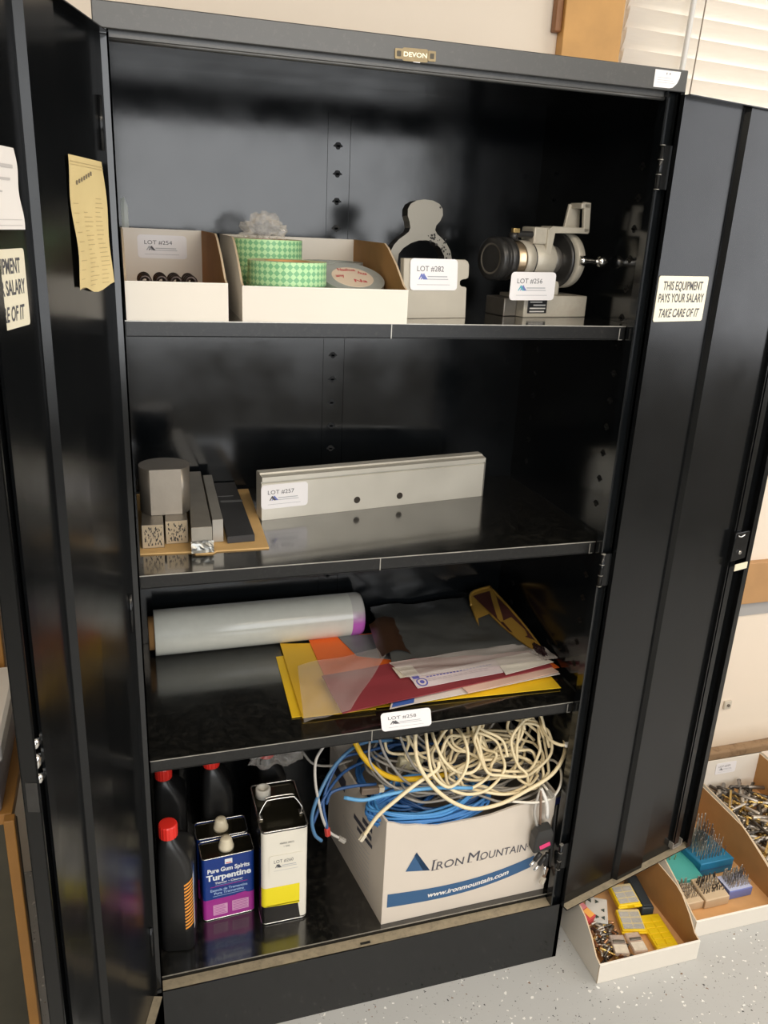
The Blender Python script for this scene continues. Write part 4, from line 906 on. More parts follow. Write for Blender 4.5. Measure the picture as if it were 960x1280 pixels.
# ------------------------------------------------------------------ the carton of cables
ctn = thing('cable_carton', 'white records carton with blue printing, overflowing with cables at the bottom right', 'carton', (.68, .2, Z0))
cw = mat('carton_white', (.66, .59, .51), .65, var=.05, vscale=9)
P0, P1, P2, P3 = Vector((.4845, .039)), Vector((.8835, .043)), Vector((.872, .365)), Vector((.441, .355))
def wall(nm, a, c, tops, dep, bulge=0.0):
    b = B(); n = 24; d = Vector((c-a)); nr = Vector((d.y, -d.x)).normalized(); tp = []
    ou, inn = [], []
    for j in range(7):
        for i in range(n+1):
            u = i/n; v = j/6
            k = 0
            while k < len(tops)-2 and u > tops[k+1][0]: k += 1
            f = (u-tops[k][0])/(tops[k+1][0]-tops[k][0]); f = min(1, max(0, f)); f = f*f*(3-2*f)
            zt_ = tops[k][1]*(1-f)+tops[k+1][1]*f
            q = a + d*u + nr*bulge*math.sin(PI*u)*math.sin(PI*min(1, v*.9))
            ou.append((q.x, q.y, Z0+.0005+(zt_-Z0)*v)); q2 = q - nr*dep; inn.append((q2.x, q2.y, Z0+.0005+(zt_-Z0)*v))
    m = n+1; N0 = len(ou); f = [(j*m+i, j*m+i+1, (j+1)*m+i+1, (j+1)*m+i) for j in range(6) for i in range(n)]
    ed = [6*m+i for i in range(n+1)]
    b.add(ou+inn, f+[tuple(q+N0 for q in k[::-1]) for k in f]+[(ed[i], ed[i+1], ed[i+1]+N0, ed[i]+N0) for i in range(n)]+[(0, m, m+N0, N0)]+[(j*m, (j+1)*m, (j+1)*m+N0, j*m+N0) for j in range(6)]+[(j*m+n, (j+1)*m+n, (j+1)*m+n+N0, j*m+n+N0) for j in range(6)], 0, True)
    for fc in b.bm.faces: fc.smooth = False
    return link(nm, b, cw, ctn)
wall('front_wall', P0, P1, ((0, .443), (.12, .425), (.30, .410), (.55, .410), (.8, .424), (1, .440)), .005, .0)
wall('side_wall', P3, P0, ((0, .43), (.5, .428), (1, .443)), .005, .012)
wall('side_wall', P1, P2, ((0, .440), (1, .435)), .005); wall('back_wall', P2, P3, ((0, .435), (1, .43)), .005)
b = B(); b.prism([(P0.x+.002, P0.y+.002, Z0+.0008), (P1.x-.002, P1.y+.002, Z0+.0008), (P2.x, P2.y-.002, Z0+.0008), (P3.x+.002, P3.y-.002, Z0+.0008)], (0, 0, .004)); link('base', b, cw, ctn)
dx = Vector((P1.x-P0.x, P1.y-P0.y, 0)).normalized(); nn = Vector((dx.y, -dx.x, 0))
FO = Vector((P0.x, P0.y, 0)) + nn*.0006; FZ = Vector((0, 0, 1))
b = B()
def fp(u, z): return FO + dx*u + FZ*z
b.add([fp(.049, .304), fp(.072, .350), fp(.106, .294)], [(0,1,2)], 0); b.add([fp(.067, .342), fp(.072, .350), fp(.106, .294), fp(.090, .2975)], [(0,1,2,3)], 1)
n = 20
lo = lambda u: .215 + .0003*0 + .044*(u**2)*0 + (-.008*math.sin(u*PI) + .030*u**3)
for i in range(n):
    u0, u1 = i/n, (i+1)/n
    b.add([fp(.011+.352*u0, lo(u0)), fp(.011+.352*u1, lo(u1)), fp(.011+.352*u1, lo(u1)+.036-.006*u1), fp(.011+.352*u0, lo(u0)+.036-.006*u0)], [(0,1,2,3)], 0)
b.text('www.ironmountain.com', fp(.203, .2165) + nn*.0005, dx, FZ + dx*.0, .0125, 3, width=.196, bold=.03, shear=.2, warp=lambda q: lo((q+.192)/.352)-.2165+.0105+.0)
x = .113
for s, hh, wd, x in (('I', .0275, .0065, .110), ('RON', .0205, .066, .1205), ('M', .0275, .029, .1945), ('OUNTAIN', .0205, .114, .2255)):
    b.text(s, fp(x, .2925 + (x-.11)*.012), dx, FZ, hh, 2, width=wd, align='LEFT', shear=.10)
for x in (.1215, .145, .167, .2, .2265): b.bar(fp(x-.003, .2922 + (x-.11)*.012), dx, FZ, 0, .009, 0, .0011, 2, .0004)
b.bar(fp(.1085, .2918), dx, FZ, 0, .010, 0, .0013, 2, .0004); b.bar(fp(.1105, .3185), dx, FZ, 0, .011, 0, .0013, 2, .0004)
b.lathe([(.0015, 0), (.0015, .0003)], Matrix.Translation(fp(.342, .305)) @ Matrix.Rotation(R(90), 4, 'X'), 8, 2)
link('front_printing', b, [mat('carton_blue', (.035, .105, .23), .5), mat('carton_blue_dark', (.02, .05, .12), .5), mat('carton_ink', (.07, .07, .09), .5), mat('carton_white_print', (.78, .76, .74), .5)], ctn)
b = B(); ds = Vector((P3.x-P0.x, P3.y-P0.y, 0)).normalized(); ns = Vector((ds.y, -ds.x, 0)); ns = ns if ns.x < 0 else -ns; SO = Vector((P0.x, P0.y, 0))
def sp(u, z):
    L = (P3-P0).length; v = (z-Z0)/.265
    return SO + ds*u + ns*(.0010+.012*math.sin(PI*u/L)*math.sin(PI*min(1, v*.9))) + FZ*z
def sq(u0, u1, z0, z1, mi=0):
    k = 5; b.add([sp(u0+(u1-u0)*i/k, z0) for i in range(k+1)]+[sp(u0+(u1-u0)*i/k, z1) for i in range(k+1)], [(i, i+1, k+2+i, k+1+i) for i in range(k)], mi)
sq(.055, .10, .372, .384); sq(.055, .14, .352, .364); sq(.05, .12, .335, .345); sq(.20, .28, .375, .405)
for k in range(9): sq(.06, .20-.006*k, .312-.013*k, .3135-.013*k, 1)
link('side_printing', b, [mat('carton_ink', (.07, .07, .09), .5), inkgrey], ctn)

# cables
cc = mat('cream_cable', (.80, .68, .44), .42); gc = mat('grey_cable', (.30, .28, .25), .45); bc = mat('blue_cable', (.05, .20, .50), .42); bcd = mat('navy_cable', (.02, .07, .20), .42)
yc = mat('yellow_cable', (.72, .44, .01), .4); kc = mat('black_cable', (.015, .015, .016), .45); clearplug = mat('clear_plug', (.62, .56, .44), .25)
def cable(pts, r, m, label, group, closed=False, plug=None, name='cable'):
    b = B(); b.tube(pts, r, 7, 0, closed, 5)
    if plug is None: return tag(link(name, b, m), label, 'cable', group)
    root = thing(name, label, 'cable', pts[len(pts)//2], 0, group); link('cord', b, m, root)
    a, c = Vector(pts[-2]), Vector(pts[-1]); d = (c-a).normalized(); M = Matrix.Translation(c) @ d.to_track_quat('Z', 'Y').to_matrix().to_4x4()
    b = B(); b.box((-.0055, -.0038, -.004), (.0055, .0038, .014), 0, .0012, M); b.box((-.0012, .0036, .002), (.0012, .0052, .014), 0, 0, M); b.box((-.004, -.0045, .0095), (.004, -.0036, .0142), 1, 0, M)
    link('plug', b, plug if isinstance(plug, list) else [plug, brass], root); return root
YF = .030
cable([(0.5989, 0.0600, 0.5593), (0.5924, 0.0500, 0.5477), (0.5439, 0.0400, 0.5281), (0.4990, 0.0320, 0.5029), (0.4599, 0.0290, 0.4732), (0.4368, 0.0270, 0.4395), (0.4319, 0.0270, 0.4324)], .0042, cc, 'cream cable ending in a clear plug that hangs over the left corner of the carton', 'cream network cables', plug=clearplug)
cable([(0.5590, 0.1000, 0.6255), (0.5520, 0.0800, 0.5968), (0.5502, 0.0500, 0.5690), (0.5775, 0.0340, 0.5224), (0.6238, 0.0290, 0.4770), (0.6752, 0.0280, 0.4492), (0.7370, 0.0280, 0.4495), (0.7932, 0.0300, 0.4685), (0.8609, 0.0360, 0.4976), (0.9013, 0.0600, 0.5320), (0.9220, 0.1200, 0.5344), (0.9114, 0.2000, 0.4555)], .0044, cc, 'cream cable in the lowest wide swag across the front of the carton', 'cream network cables')
cable([(0.5815, 0.1000, 0.6102), (0.5780, 0.0700, 0.5797), (0.5820, 0.0450, 0.5413), (0.6150, 0.0360, 0.5099), (0.6442, 0.0360, 0.5286), (0.6617, 0.0500, 0.5635), (0.6624, 0.0800, 0.5947), (0.6612, 0.1400, 0.5895)], .0036, cc, 'cream cable hanging in a narrow U loop left of the middle', 'cream network cables')
cable([(0.6979, 0.1200, 0.5948), (0.7076, 0.0900, 0.5541), (0.7012, 0.0700, 0.5282), (0.6754, 0.0600, 0.5175), (0.6413, 0.0600, 0.5277), (0.6119, 0.0700, 0.5579), (0.6010, 0.1000, 0.5911), (0.6165, 0.1600, 0.5834)], .0036, cc, 'cream cable in a rounded loop beside the narrow U loop', 'cream network cables')
cable([(0.8764, 0.1400, 0.5753), (0.8622, 0.1000, 0.5699), (0.8607, 0.0600, 0.5699), (0.8734, 0.0400, 0.5692), (0.8861, 0.0350, 0.5705)], .0036, cc, 'cream cable end bending outward at the upper right', 'cream network cables', plug=white_pl)
cable([(0.7678, 0.0320, 0.4467), (0.8257, 0.0290, 0.4356), (0.8637, 0.0280, 0.4418), (0.8852, 0.0340, 0.4693), (0.8947, 0.0600, 0.4909), (0.8930, 0.1000, 0.4840), (0.8586, 0.1200, 0.4495), (0.8535, 0.0500, 0.4590), (0.8582, 0.0350, 0.4524)], .0030, mat('pale_cable', (.74, .70, .62), .42), 'pale cable with a moulded plug curling round the right corner of the carton', 'cream network cables', plug=gc)
random.seed(21)
names = ['uppermost', 'second', 'third', 'fourth', 'fifth', 'sixth']
def coil(c, rx, rz, tilt, yaw, turns, r, m, label, group, jit=.012, name='cable_coil', lean=0.0):
    pts = []; n = int(turns*12)
    for i in range(n+1):
        a = 2*PI*i/12 + lean; k = i/12
        p = Vector((rx*math.cos(a)*(1+.14*math.sin(k*2.3)), 0, rz*math.sin(a)*(1+.18*math.cos(k*1.7))))
        p += Vector((random.uniform(-jit, jit), random.uniform(-jit, jit)+.010*(k-turns/2), random.uniform(-jit, jit)))
        p = Matrix.Rotation(yaw, 3, 'Z') @ (Matrix.Rotation(tilt, 3, 'X') @ p) + Vector(c)
        p.x = min(.884, max(.475, p.x)); p.y = min(.44, max(.034, p.y)); p.z = min(Z3-.030, max(.425 if p.x > .5 else .45, p.z)); pts.append(p)
    return cable(pts, r, m, label, group, name=name)
for c, rx, rz, ti, ya, tn, lab in (
    ((.790, .10, .545), .088, .075, -38, 5, 2.6, 'cream cable coil at the right front of the carton, nearest the cabinet side'),
    ((.735, .14, .575), .080, .072, -30, -12, 2.4, 'cream cable coil standing up in the middle of the heap'),
    ((.800, .17, .560), .075, .082, -18, 15, 2.3, 'cream cable coil behind the right front coil'),
    ((.640, .15, .570), .085, .078, -22, 8, 2.4, 'cream cable coil left of the middle of the heap'),
    ((.700, .22, .595), .120, .050, -25, 0, 2.2, 'long cream cable coil across the back of the heap'),
    ((.760, .13, .495), .110, .055, -62, 4, 2.6, 'flattened cream cable coil low in the heap'),
    ((.835, .09, .520), .050, .075, -20, 20, 2.4, 'tight cream cable coil against the right cabinet side'),
    ((.680, .09, .530), .075, .060, -40, -6, 2.2, 'cream cable coil at the front middle of the heap'),
    ((.770, .24, .585), .100, .058, -20, 6, 2.6, 'cream cable coil high at the back right of the heap'),
    ((.760, .085, .480), .100, .040, -55, 2, 2.4, 'flat cream cable coil at the lower right front'),
    ((.620, .22, .600), .080, .050, -20, 10, 2.2, 'cream cable coil at the back left under the shelf'),
    ((.575, .17, .590), .065, .066, -20, -20, 1.8, 'small cream cable coil at the upper left of the heap')):
    coil(c, rx, rz, R(ti), R(ya), tn, .0034, cc, lab, 'cream cable coils')
for c, rx, rz, ti, ya, tn, lab in (
    ((.690, .13, .462), .150, .060, -72, 3, 2.3, 'grey cable coil lying low across the carton'),
    ((.800, .15, .470), .070, .050, -60, -10, 2.5, 'grey cable coil at the lower right of the heap'),
    ((.600, .20, .520), .100, .070, -50, 10, 2.0, 'grey cable coil at the back left of the heap'),
    ((.740, .10, .452), .120, .040, -78, 0, 3.4, 'grey cable coil along the front right edge of the carton'),
    ((.640, .20, .470), .130, .090, -75, 6, 4.2, 'broad grey cable coil under the middle of the heap'),
    ((.780, .25, .480), .090, .090, -70, -8, 4.2, 'broad grey cable coil under the right of the heap'),
    ((.690, .20, .545), .100, .060, -40, 12, 2.6, 'grey cable coil tangled in the middle of the heap'),
    ((.820, .26, .590), .050, .060, -10, 30, 2.0, 'thin grey cable coil hanging at the upper right')):
    coil(c, rx, rz, R(ti), R(ya), tn, .0030, gc, lab, 'grey cable coils')
# blue patch cables: a long tied hank lying along the front left, loops to its left
def hank(c, rx, ry, n, m, label, seed, r=.0032):
    random.seed(seed); pts = []
    for k in range(n*10+1):
        a = 2*PI*k/10; q = k/10
        x = c[0]+rx*math.cos(a)*(1+random.uniform(-.10, .06)); y = c[1]+ry*math.sin(a)*(1+.2*math.sin(q*2.1))
        z = c[2]+.010*math.sin(q*1.9)+random.uniform(-.006, .006)-.012*math.sin(a)*-1
        pts.append((min(.88, max(.455, x)), max(.048, y), z))
    return cable(pts, r, m, label, 'blue patch cables', name='cable_hank')
hank((.600, .092, .425), .138, .040, 10, bc, 'bright blue cable hank along the front left edge of the carton', 5)
hank((.585, .098, .442), .120, .042, 7, mat('mid_blue_cable', (.07, .28, .62), .42), 'lighter blue cable hank lying on the first one', 9)
hank((.640, .125, .432), .110, .050, 6, bcd, 'navy cable hank behind the bright blue ones', 11)
hank((.560, .200, .430), .090, .090, 9, mat('deep_blue_cable', (.03, .12, .34), .42), 'deep blue cable hank at the back left inside the carton', 13)
hank((.740, .220, .425), .110, .100, 9, kc, 'black cable hank filling the right of the carton', 17)
cable([(0.6777, 0.0500, 0.4855), (0.5826, 0.0450, 0.5071), (0.4931, 0.0420, 0.5123), (0.4342, 0.0450, 0.5054), (0.3958, 0.0600, 0.5071)], .0040, mat('light_blue_cable', (.12, .36, .66), .42), 'light blue cable end running left over the carton corner', 'blue patch cables')
b = B()
hk = [(0.4436, 0.0370, 0.5098), (0.4724, 0.0370, 0.4803), (0.5209, 0.0370, 0.4544), (0.5656, 0.0330, 0.4280)]
cable([(0.5252, 0.1500, 0.5636), (0.4468, 0.1300, 0.5800), (0.3875, 0.1000, 0.5616), (0.3475, 0.0700, 0.5224), (0.3283, 0.0550, 0.4789), (0.3329, 0.0500, 0.4382), (0.3484, 0.0500, 0.4167)], .0038, mat('steel_blue_cable', (.06, .16, .30), .42), 'blue cable hanging in the leftmost arc beside the carton', 'blue patch cables')
cable([(0.5996, 0.2000, 0.5388), (0.5005, 0.1800, 0.5056), (0.4139, 0.1300, 0.5153), (0.3588, 0.0800, 0.4968), (0.3315, 0.0600, 0.4543)], .0034, bcd, 'navy cable slanting down to the left of the carton', 'blue patch cables')
cable([(0.6809, 0.2000, 0.4935), (0.5554, 0.1800, 0.5278), (0.4628, 0.1500, 0.5434), (0.4093, 0.1300, 0.5504), (0.3749, 0.1000, 0.5244), (0.3573, 0.0800, 0.4871), (0.3602, 0.0600, 0.4484), (0.3617, 0.0580, 0.4356)], .0034, bcd, 'navy cable with a red plug hanging left of the carton', 'blue patch cables', plug=[mat('red_plug', (.45, .04, .03), .35), white_pl])
cable([(0.4769, 0.1000, 0.4955), (0.4209, 0.0900, 0.5074), (0.3768, 0.0850, 0.5055), (0.3642, 0.0800, 0.4818)], .0034, bcd, 'short navy cable crossing the left top edge of the carton', 'blue patch cables')
cable([(0.3585, 0.0900, 0.6181), (0.3401, 0.0800, 0.5938), (0.3369, 0.0700, 0.5536), (0.3433, 0.0650, 0.5075), (0.3532, 0.0600, 0.4599), (0.3675, 0.0600, 0.4266), (0.3903, 0.0600, 0.4054)], .0030, mat('light_grey_cable', (.45, .43, .40), .45), 'light grey cable hanging between the square can and the carton', 'grey loose cables', plug=gc)
cable([(0.3384, 0.2000, 0.5295), (0.3592, 0.1800, 0.5093), (0.4004, 0.1800, 0.4979), (0.4514, 0.2000, 0.4894)], .0028, gc, 'thin dark grey cable crossing behind the light grey one', 'grey loose cables')
cable([(0.4483, 0.0700, 0.6303), (0.4470, 0.0600, 0.5895), (0.4695, 0.0550, 0.5503), (0.5041, 0.0500, 0.5180), (0.5492, 0.0500, 0.4995), (0.6274, 0.0600, 0.4708)], .0024, gc, 'thin grey cable dropping from the shelf edge at the left of the heap', 'grey loose cables')
cable([(0.4734, 0.0900, 0.6224), (0.4880, 0.0800, 0.5781), (0.5188, 0.0700, 0.5303), (0.5526, 0.0600, 0.5014), (0.5994, 0.0600, 0.4783), (0.6928, 0.0800, 0.4600)], .0030, mat('mid_grey_cable', (.24, .23, .22), .45), 'mid grey cable running right from beside the yellow one', 'grey loose cables')
cable([(0.5278, 0.1200, 0.6034), (0.5454, 0.1000, 0.5542), (0.5714, 0.0900, 0.5163), (0.6342, 0.0800, 0.4855), (0.7070, 0.0700, 0.4649), (0.7812, 0.0600, 0.4479)], .0030, gc, 'dark grey cable passing in front of the small ivory box', 'grey loose cables')
cable([(0.9180, 0.1600, 0.5734), (0.9266, 0.1200, 0.5614), (0.9339, 0.1000, 0.5309)], .0026, gc, 'thin grey cable arching at the top right of the heap', 'grey loose cables')
cable([(0.4282, 0.1100, 0.6045), (0.4420, 0.1000, 0.5758), (0.4609, 0.0900, 0.5520), (0.4884, 0.0850, 0.5288), (0.5249, 0.0850, 0.5101), (0.5765, 0.1000, 0.4916), (0.6508, 0.1200, 0.4738)], .0062, yc, 'thick yellow cable curving down at the left of the heap', 'thick cables')
b = B(); Mi = Matrix.Translation((0.5772, 0.1700, 0.4847)) @ Matrix.Rotation(R(8), 4, 'Y') @ Matrix.Rotation(R(14), 4, 'X')
b.box((-.028, -.012, -.017), (.028, .012, .017), 0, .004, Mi); b.box((-.003, -.0128, -.003), (.003, -.0118, .003), 1, .0008, Mi)
tag(link('junction_box', b, [mat('ivory_plastic', (.58, .54, .38), .45), white_pl]), 'small ivory plastic box half buried at the left of the cable heap', 'junction box')
b = B(); Mi = Matrix.Translation((0.4632, 0.1000, 0.4838)) @ Matrix.Rotation(R(5), 4, 'Y'); b.box((-.02, -.008, -.008), (.02, .008, .008), 0, .002, Mi); b.box((.02, -.006, -.006), (.032, .006, .006), 1, .001, Mi)
tag(link('cable_connector', b, [mat('brown_connector', (.16, .12, .09), .4), clearplug]), 'dark brown cable connector behind the light blue cable end', 'connector')
# power adapter and what hangs with it over the right front corner
pa = thing('power_adapter', 'black power adapter with a pink sticker hanging at the right front corner of the carton', 'power adapter', (0.8487, 0.0240, 0.3375))
MA2 = Matrix.Translation((0.8484, 0.0240, 0.3397)) @ Matrix.Rotation(R(-6), 4, 'Y') @ Matrix.Rotation(R(12), 4, 'X')
b = B(); b.loft([rr(0, 0, .020, .010, -.036, .004), rr(0, 0, .0235, .013, -.030, .005), rr(0, 0, .0235, .013, .018, .005), rr(0, 0, .016, .010, .038, .004)], 0, False, True, MA2); link('case', b, mat('adapter_black', (.03, .03, .03), .45), pa)
b = B(); Ml = MA2 @ Matrix.Translation((.003, -.0135, -.012)) @ Matrix.Rotation(R(-16), 4, 'Y'); b.box((-.013, -.0006, -.007), (.013, 0, .007), 0, 0, Ml); link('pink_sticker', b, mat('pink_label', (.85, .06, .22), .5), pa)
for k, (a, c2, r_) in enumerate((((668, 1012), (670, 1030), .0034), ((676, 1002), (675, 1030), .0030), ((683, 1000), (682, 1024), .0045))):
    b = B(); b.tube([(0.8399, 0.0400, 0.4627), Vector((0.8056, 0.0300, 0.4451))*0 + Vector([(0.8221, 0.0260, 0.4195), (0.8355, 0.0260, 0.4382), (0.8496, 0.0260, 0.4354)][k]), Vector([(0.8321, 0.0240, 0.3760), (0.8397, 0.0240, 0.3788), (0.8558, 0.0240, 0.3928)][k])], r_, 7); link('cord', b, [mat('lead_grey', (.40, .38, .35), .45), mat('lead_brown', (.20, .13, .09), .45), white_pl][k], pa)
for k in range(3):
    p0 = Vector([(0.8516, 0.0240, 0.2968), (0.8652, 0.0240, 0.2848), (0.8696, 0.0260, 0.2911)][k]); p1 = Vector([(0.8267, 0.0200, 0.2701), (0.8386, 0.0200, 0.2537), (0.8661, 0.0220, 0.2364)][k]); d = (p1-p0).normalized(); L__ = (p1-p0).length
    M = Matrix.Translation(p0) @ d.to_track_quat('Z', 'Y').to_matrix().to_4x4(); b = B(); b.lathe([(.004, 0), (.0052, .004), (.0052, L__*.6), (.0035, L__*.62)], M, 14, 0); b.lathe([(.0034, L__*.6), (.0034, L__), (.0026, L__+.001)], M, 14, 1); link('barrel_plug', b, [kc, chrome], pa)
cable([(0.9000, 0.0600, 0.4035), (0.8838, 0.0350, 0.3607), (0.8830, 0.0300, 0.2982), (0.8861, 0.0280, 0.2493)], .006, kc, 'thick black cord hanging against the right side below the navy connector', 'thick cables')
b = B(); Mi = Matrix.Translation((0.8961, 0.0550, 0.4125)) @ Matrix.Rotation(R(-20), 4, 'Y'); b.box((-.016, -.007, -.010), (.016, .007, .010), 0, .002, Mi); b.box((-.012, -.008, .010), (.012, .006, .016), 1, .001, Mi)
tag(link('cable_connector', b, [mat('navy_connector', (.02, .025, .12), .4), steel_dk]), 'navy blue connector at the right end of the cable heap', 'connector')
cable([(0.8751, 0.0260, 0.2467), (0.8698, 0.0240, 0.2314), (0.8664, 0.0230, 0.2217)], .0036, mat('lead_brown', (.20, .13, .09), .45), 'short brown lead with a pale plug hanging below the adapter', 'grey loose cables', plug=[mat('pale_plug', (.55, .50, .42), .45), kc])

# ------------------------------------------------------------------ parts bins on the floor
FA = frame(.9695, -.0935, 0.0008, -.3); FB = frame(1.272, -.040, .0008, -.8); FC = frame(1.556, -.03, .0008, -.8); FD = frame(1.838, -.03, .0008, -.8)
ba = bin_box(FA, .270, .345, .054, .122, .25, 'white cardboard bin on the floor nearest the cabinet, holding yellow tool packs', group='cardboard bins on the floor')
bb = bin_box(FB, .275, .42, .048, .122, .24, 'cardboard floor bin holding the blue and teal drill bit blocks', group='cardboard bins on the floor')
bcn = bin_box(FC, .274, .45, .048, .122, .24, 'cardboard floor bin heaped with loose drill bits', group='cardboard bins on the floor')
bin_box(FD, .274, .45, .048, .122, .24, 'cardboard floor bin at the far right edge of the view', group='cardboard bins on the floor')
lot_label('259', FC @ Vector((.115, .4462, .070)), (1, 0, 0), (0, 0, 1), .075, .040, bcn, inkgrey, ink)
yp = mat('yellow_pack', (.86, .60, .01), .4, var=.05, vscale=20); clr = film('clear_pack_lid', (.75, .74, .68), .30, .1)
def at_base(z=.0055): return z
# yellow plastic tool packs
def pack(c, rz, sx, sy, sz, label, tilt=0, lid=True):
    root = thing('insert_pack', label, 'tool pack', c, R(rz), 'yellow tool packs'); root.rotation_euler = (R(tilt), 0, R(rz))
    b = B(); b.box((-sx/2, -sy/2, 0), (sx/2, sy/2, sz), 0, .0025); 
    b.box((-sx/2-.002, -sy/2-.004, sz*.5), (-sx*.12, -sy/2+.002, sz*.75), 0, .001); b.box((sx*.18, -sy/2-.004, sz*.5), (sx/2+.002, -sy/2+.002, sz*.75), 0, .001)
    link('tray', b, yp, root, world=False)
    b = B()
    for i in range(2):
        for j in range(3 if lid else 5):
            n_ = 3 if lid else 5; x0 = -sx*.42+sx*.44*i; y0 = -sy*.42+sy*.84*j/n_
            b.box((x0, y0, sz), (x0+sx*.40, y0+sy*.84/n_-.004, sz+.0016), 0 if lid else 1, .0006)
    link('pockets', b, [mat('grey_carbide', (.34, .32, .30), .35, .6, var=.4, vscale=90), yp], root, world=False)
    if lid:
        b = B(); b.box((-sx*.44, -sy*.44, sz+.0018), (sx*.44, sy*.44, sz+.0032), 0, .0008); link('clear_lid', b, clr, root, world=False)
    return root
pack((1.152, .088, .030), -6, .060, .062, .016, 'yellow pack with a clear lid, upper of the two stacked ones', 6)
pack((1.134, .028, .012), -14, .060, .060, .016, 'yellow pack with a clear lid, nearer the front of the bin', 8)
pack((1.186, -.012, .0055), -6, .058, .100, .013, 'plain yellow pack lying against the right side of the bin', 0, False)
b = B(); Mk = frame(1.205, .098, .0055, -10); b.box((-.016, -.055, 0), (.016, .055, .026), 0, .003, Mk); b.box((-.012, -.05, .026), (.012, .05, .030), 0, .002, Mk)
tag(link('tool_case', b, mat('dark_slate', (.03, .04, .05), .5)), 'dark slate tool case at the back of the near floor bin', 'tool case')
rb = thing('red_box', 'small red and orange box at the back left of the near floor bin', 'box', (1.012, .055, .03)); Mk = frame(1.014, .056, .034, 22) @ Matrix.Rotation(R(8), 4, 'X')
b = B(); b.box((-.018, -.022, 0), (.018, .022, .022), 0, .0015, Mk); link('carton', b, mat('red_card', (.52, .05, .05), .5), rb)
b = B(); b.box((-.002, -.0185, .0222), (.0165, .004, .0226), 0, 0, Mk); b.box((-.018, .006, .0222), (.018, .022, .0226), 1, 0, Mk); link('box_label', b, [mat('orange_label', (.80, .38, .08), .5), mat('pink_panel', (.62, .20, .22), .5)], rb)
ck = thing('insert_case', 'clear hinged case of dark tips next to the red box', 'tool case', (1.058, .066, .03)); Mk = frame(1.060, .068, .030, -28) @ Matrix.Rotation(R(10), 4, 'X')
b = B(); b.box((-.027, -.034, 0), (.027, .034, .010), 0, .002, Mk); link('case', b, film('case_clear', (.68, .68, .64), .62, .15), ck)
b = B()
for i, j in ((-1, -1), (0, 1), (1, 0), (-1, 1), (1, -1), (0, -1)): b.prism([Mk @ Vector((i*.016+.0055*math.cos(a+i), j*.021+.0055*math.sin(a+i), .0103)) for a in (0, 2.1, 4.2)], (0, 0, .0015))
link('tips', b, mat('dark_tip', (.04, .06, .05), .4, .4), ck)
# clear tool packets in front
for k, (x, y, rz, lab) in enumerate(((1.056, -.042, -16, 'clear tool packet at the front, left of the other'), (1.100, -.046, -8, 'clear tool packet at the front of the near bin, beside the plain yellow pack'))):
    p = thing('tool_packet', lab, 'tool packet', (x, y, .030), R(rz), 'clear tool packets')
    b = B(); b.box((-.018, -.026, 0), (.018, .030, .010), 0, .003); link('packet', b, film('packet_clear', (.74, .62, .54), .45, .15), p, world=False)
    b = B(); b.box((-.016, -.024, .0102), (.016, .0, .0106)); link('paper_tag', b, mat('tag_pale', (.74, .66, .54), .5, var=.3, vscale=90), p, world=False)
    b = B(); b.box((-.014, .004, .0102), (.014, .012, .013), 0, .001); link('insert', b, steel_dk, p, world=False)
# loose bits
ms = [mat('bit_bright', (.52, .48, .42), .38, .8), mat('bit_dark', (.10, .09, .08), .35, .8), mat('bit_gold', (.62, .44, .16), .3, .9), mat('bit_grey', (.30, .28, .26), .35, .9), mat('bit_copper', (.45, .24, .13), .35, .9)]
def drill_mesh(name, r, L, m, m2, shank=.42, flutes=True):
    """round shank, then a twisted two-flute body to a point; lies along +z"""
    b = B(); n = 10; rings = []; mis = []
    rings += [[(r*.88*math.cos(2*PI*i/n), r*.88*math.sin(2*PI*i/n), 0) for i in range(n)], [(r*math.cos(2*PI*i/n), r*math.sin(2*PI*i/n), .0012) for i in range(n)], [(r*math.cos(2*PI*i/n), r*math.sin(2*PI*i/n), L*shank) for i in range(n)]]; mis += [0, 0]
    k = 12
    for j in range(k+1):
        z = L*(shank+.02+(.93-shank)*j/k); tw = j*.75; ring = []
        for i in range(n):
            a = 2*PI*i/n; q = r*.96*(1-(.42*abs(math.cos(a-tw))**3 if flutes else 0)); ring.append((q*math.cos(a), q*math.sin(a), z))
        rings.append(ring); mis.append(1)
    rings.append([(r*.1*math.cos(2*PI*i/n), r*.1*math.sin(2*PI*i/n), L) for i in range(n)]); mis.append(1)
    b.loft(rings, 0, True, True, None, mis); me = bpy.data.meshes.new(name); b.bm.normal_update(); b.bm.to_mesh(me); b.bm.free(); me.materials.append(m); me.materials.append(m2); return me
def put(me, name, M, label, cat, group):
    o = bpy.data.objects.new(name, me); col.objects.link(o); o.matrix_world = M; tag(o, label, cat, group); return o
random.seed(31)
kinds = [drill_mesh('bit', r, L, ms[a], ms[c], s, f) for r, L, a, c, s, f in ((.0032, .040, 0, 1, .4, True), (.0040, .034, 3, 1, .5, True), (.0026, .046, 2, 0, .45, True), (.0046, .030, 1, 3, .5, False), (.0036, .036, 4, 0, .5, True), (.0050, .024, 2, 4, .5, False), (.0040, .026, 4, 2, .5, False), (.0030, .038, 2, 2, .4, True))]
for k in range(125):
    y = random.uniform(-.058, .040); x = 1.003+random.uniform(0, .075)+max(0, .01-y)*.0
    x = min(x, 1.080+.3*min(0, y)); z = .012+random.uniform(0, .024)*(1-max(0, x-1.03)*8)
    M = Matrix.Translation((x, y, z)) @ Matrix.Rotation(random.uniform(0, 2*PI), 4, 'Z') @ Matrix.Rotation(R(90+random.uniform(-18, 18)), 4, 'Y') @ Matrix.Translation((0, 0, -.017))
    put(random.choice(kinds), 'tool_bit', M, 'small metal tool bit in the jumble at the left of the near floor bin', 'tool bit', 'jumbled tool bits in the near bin')
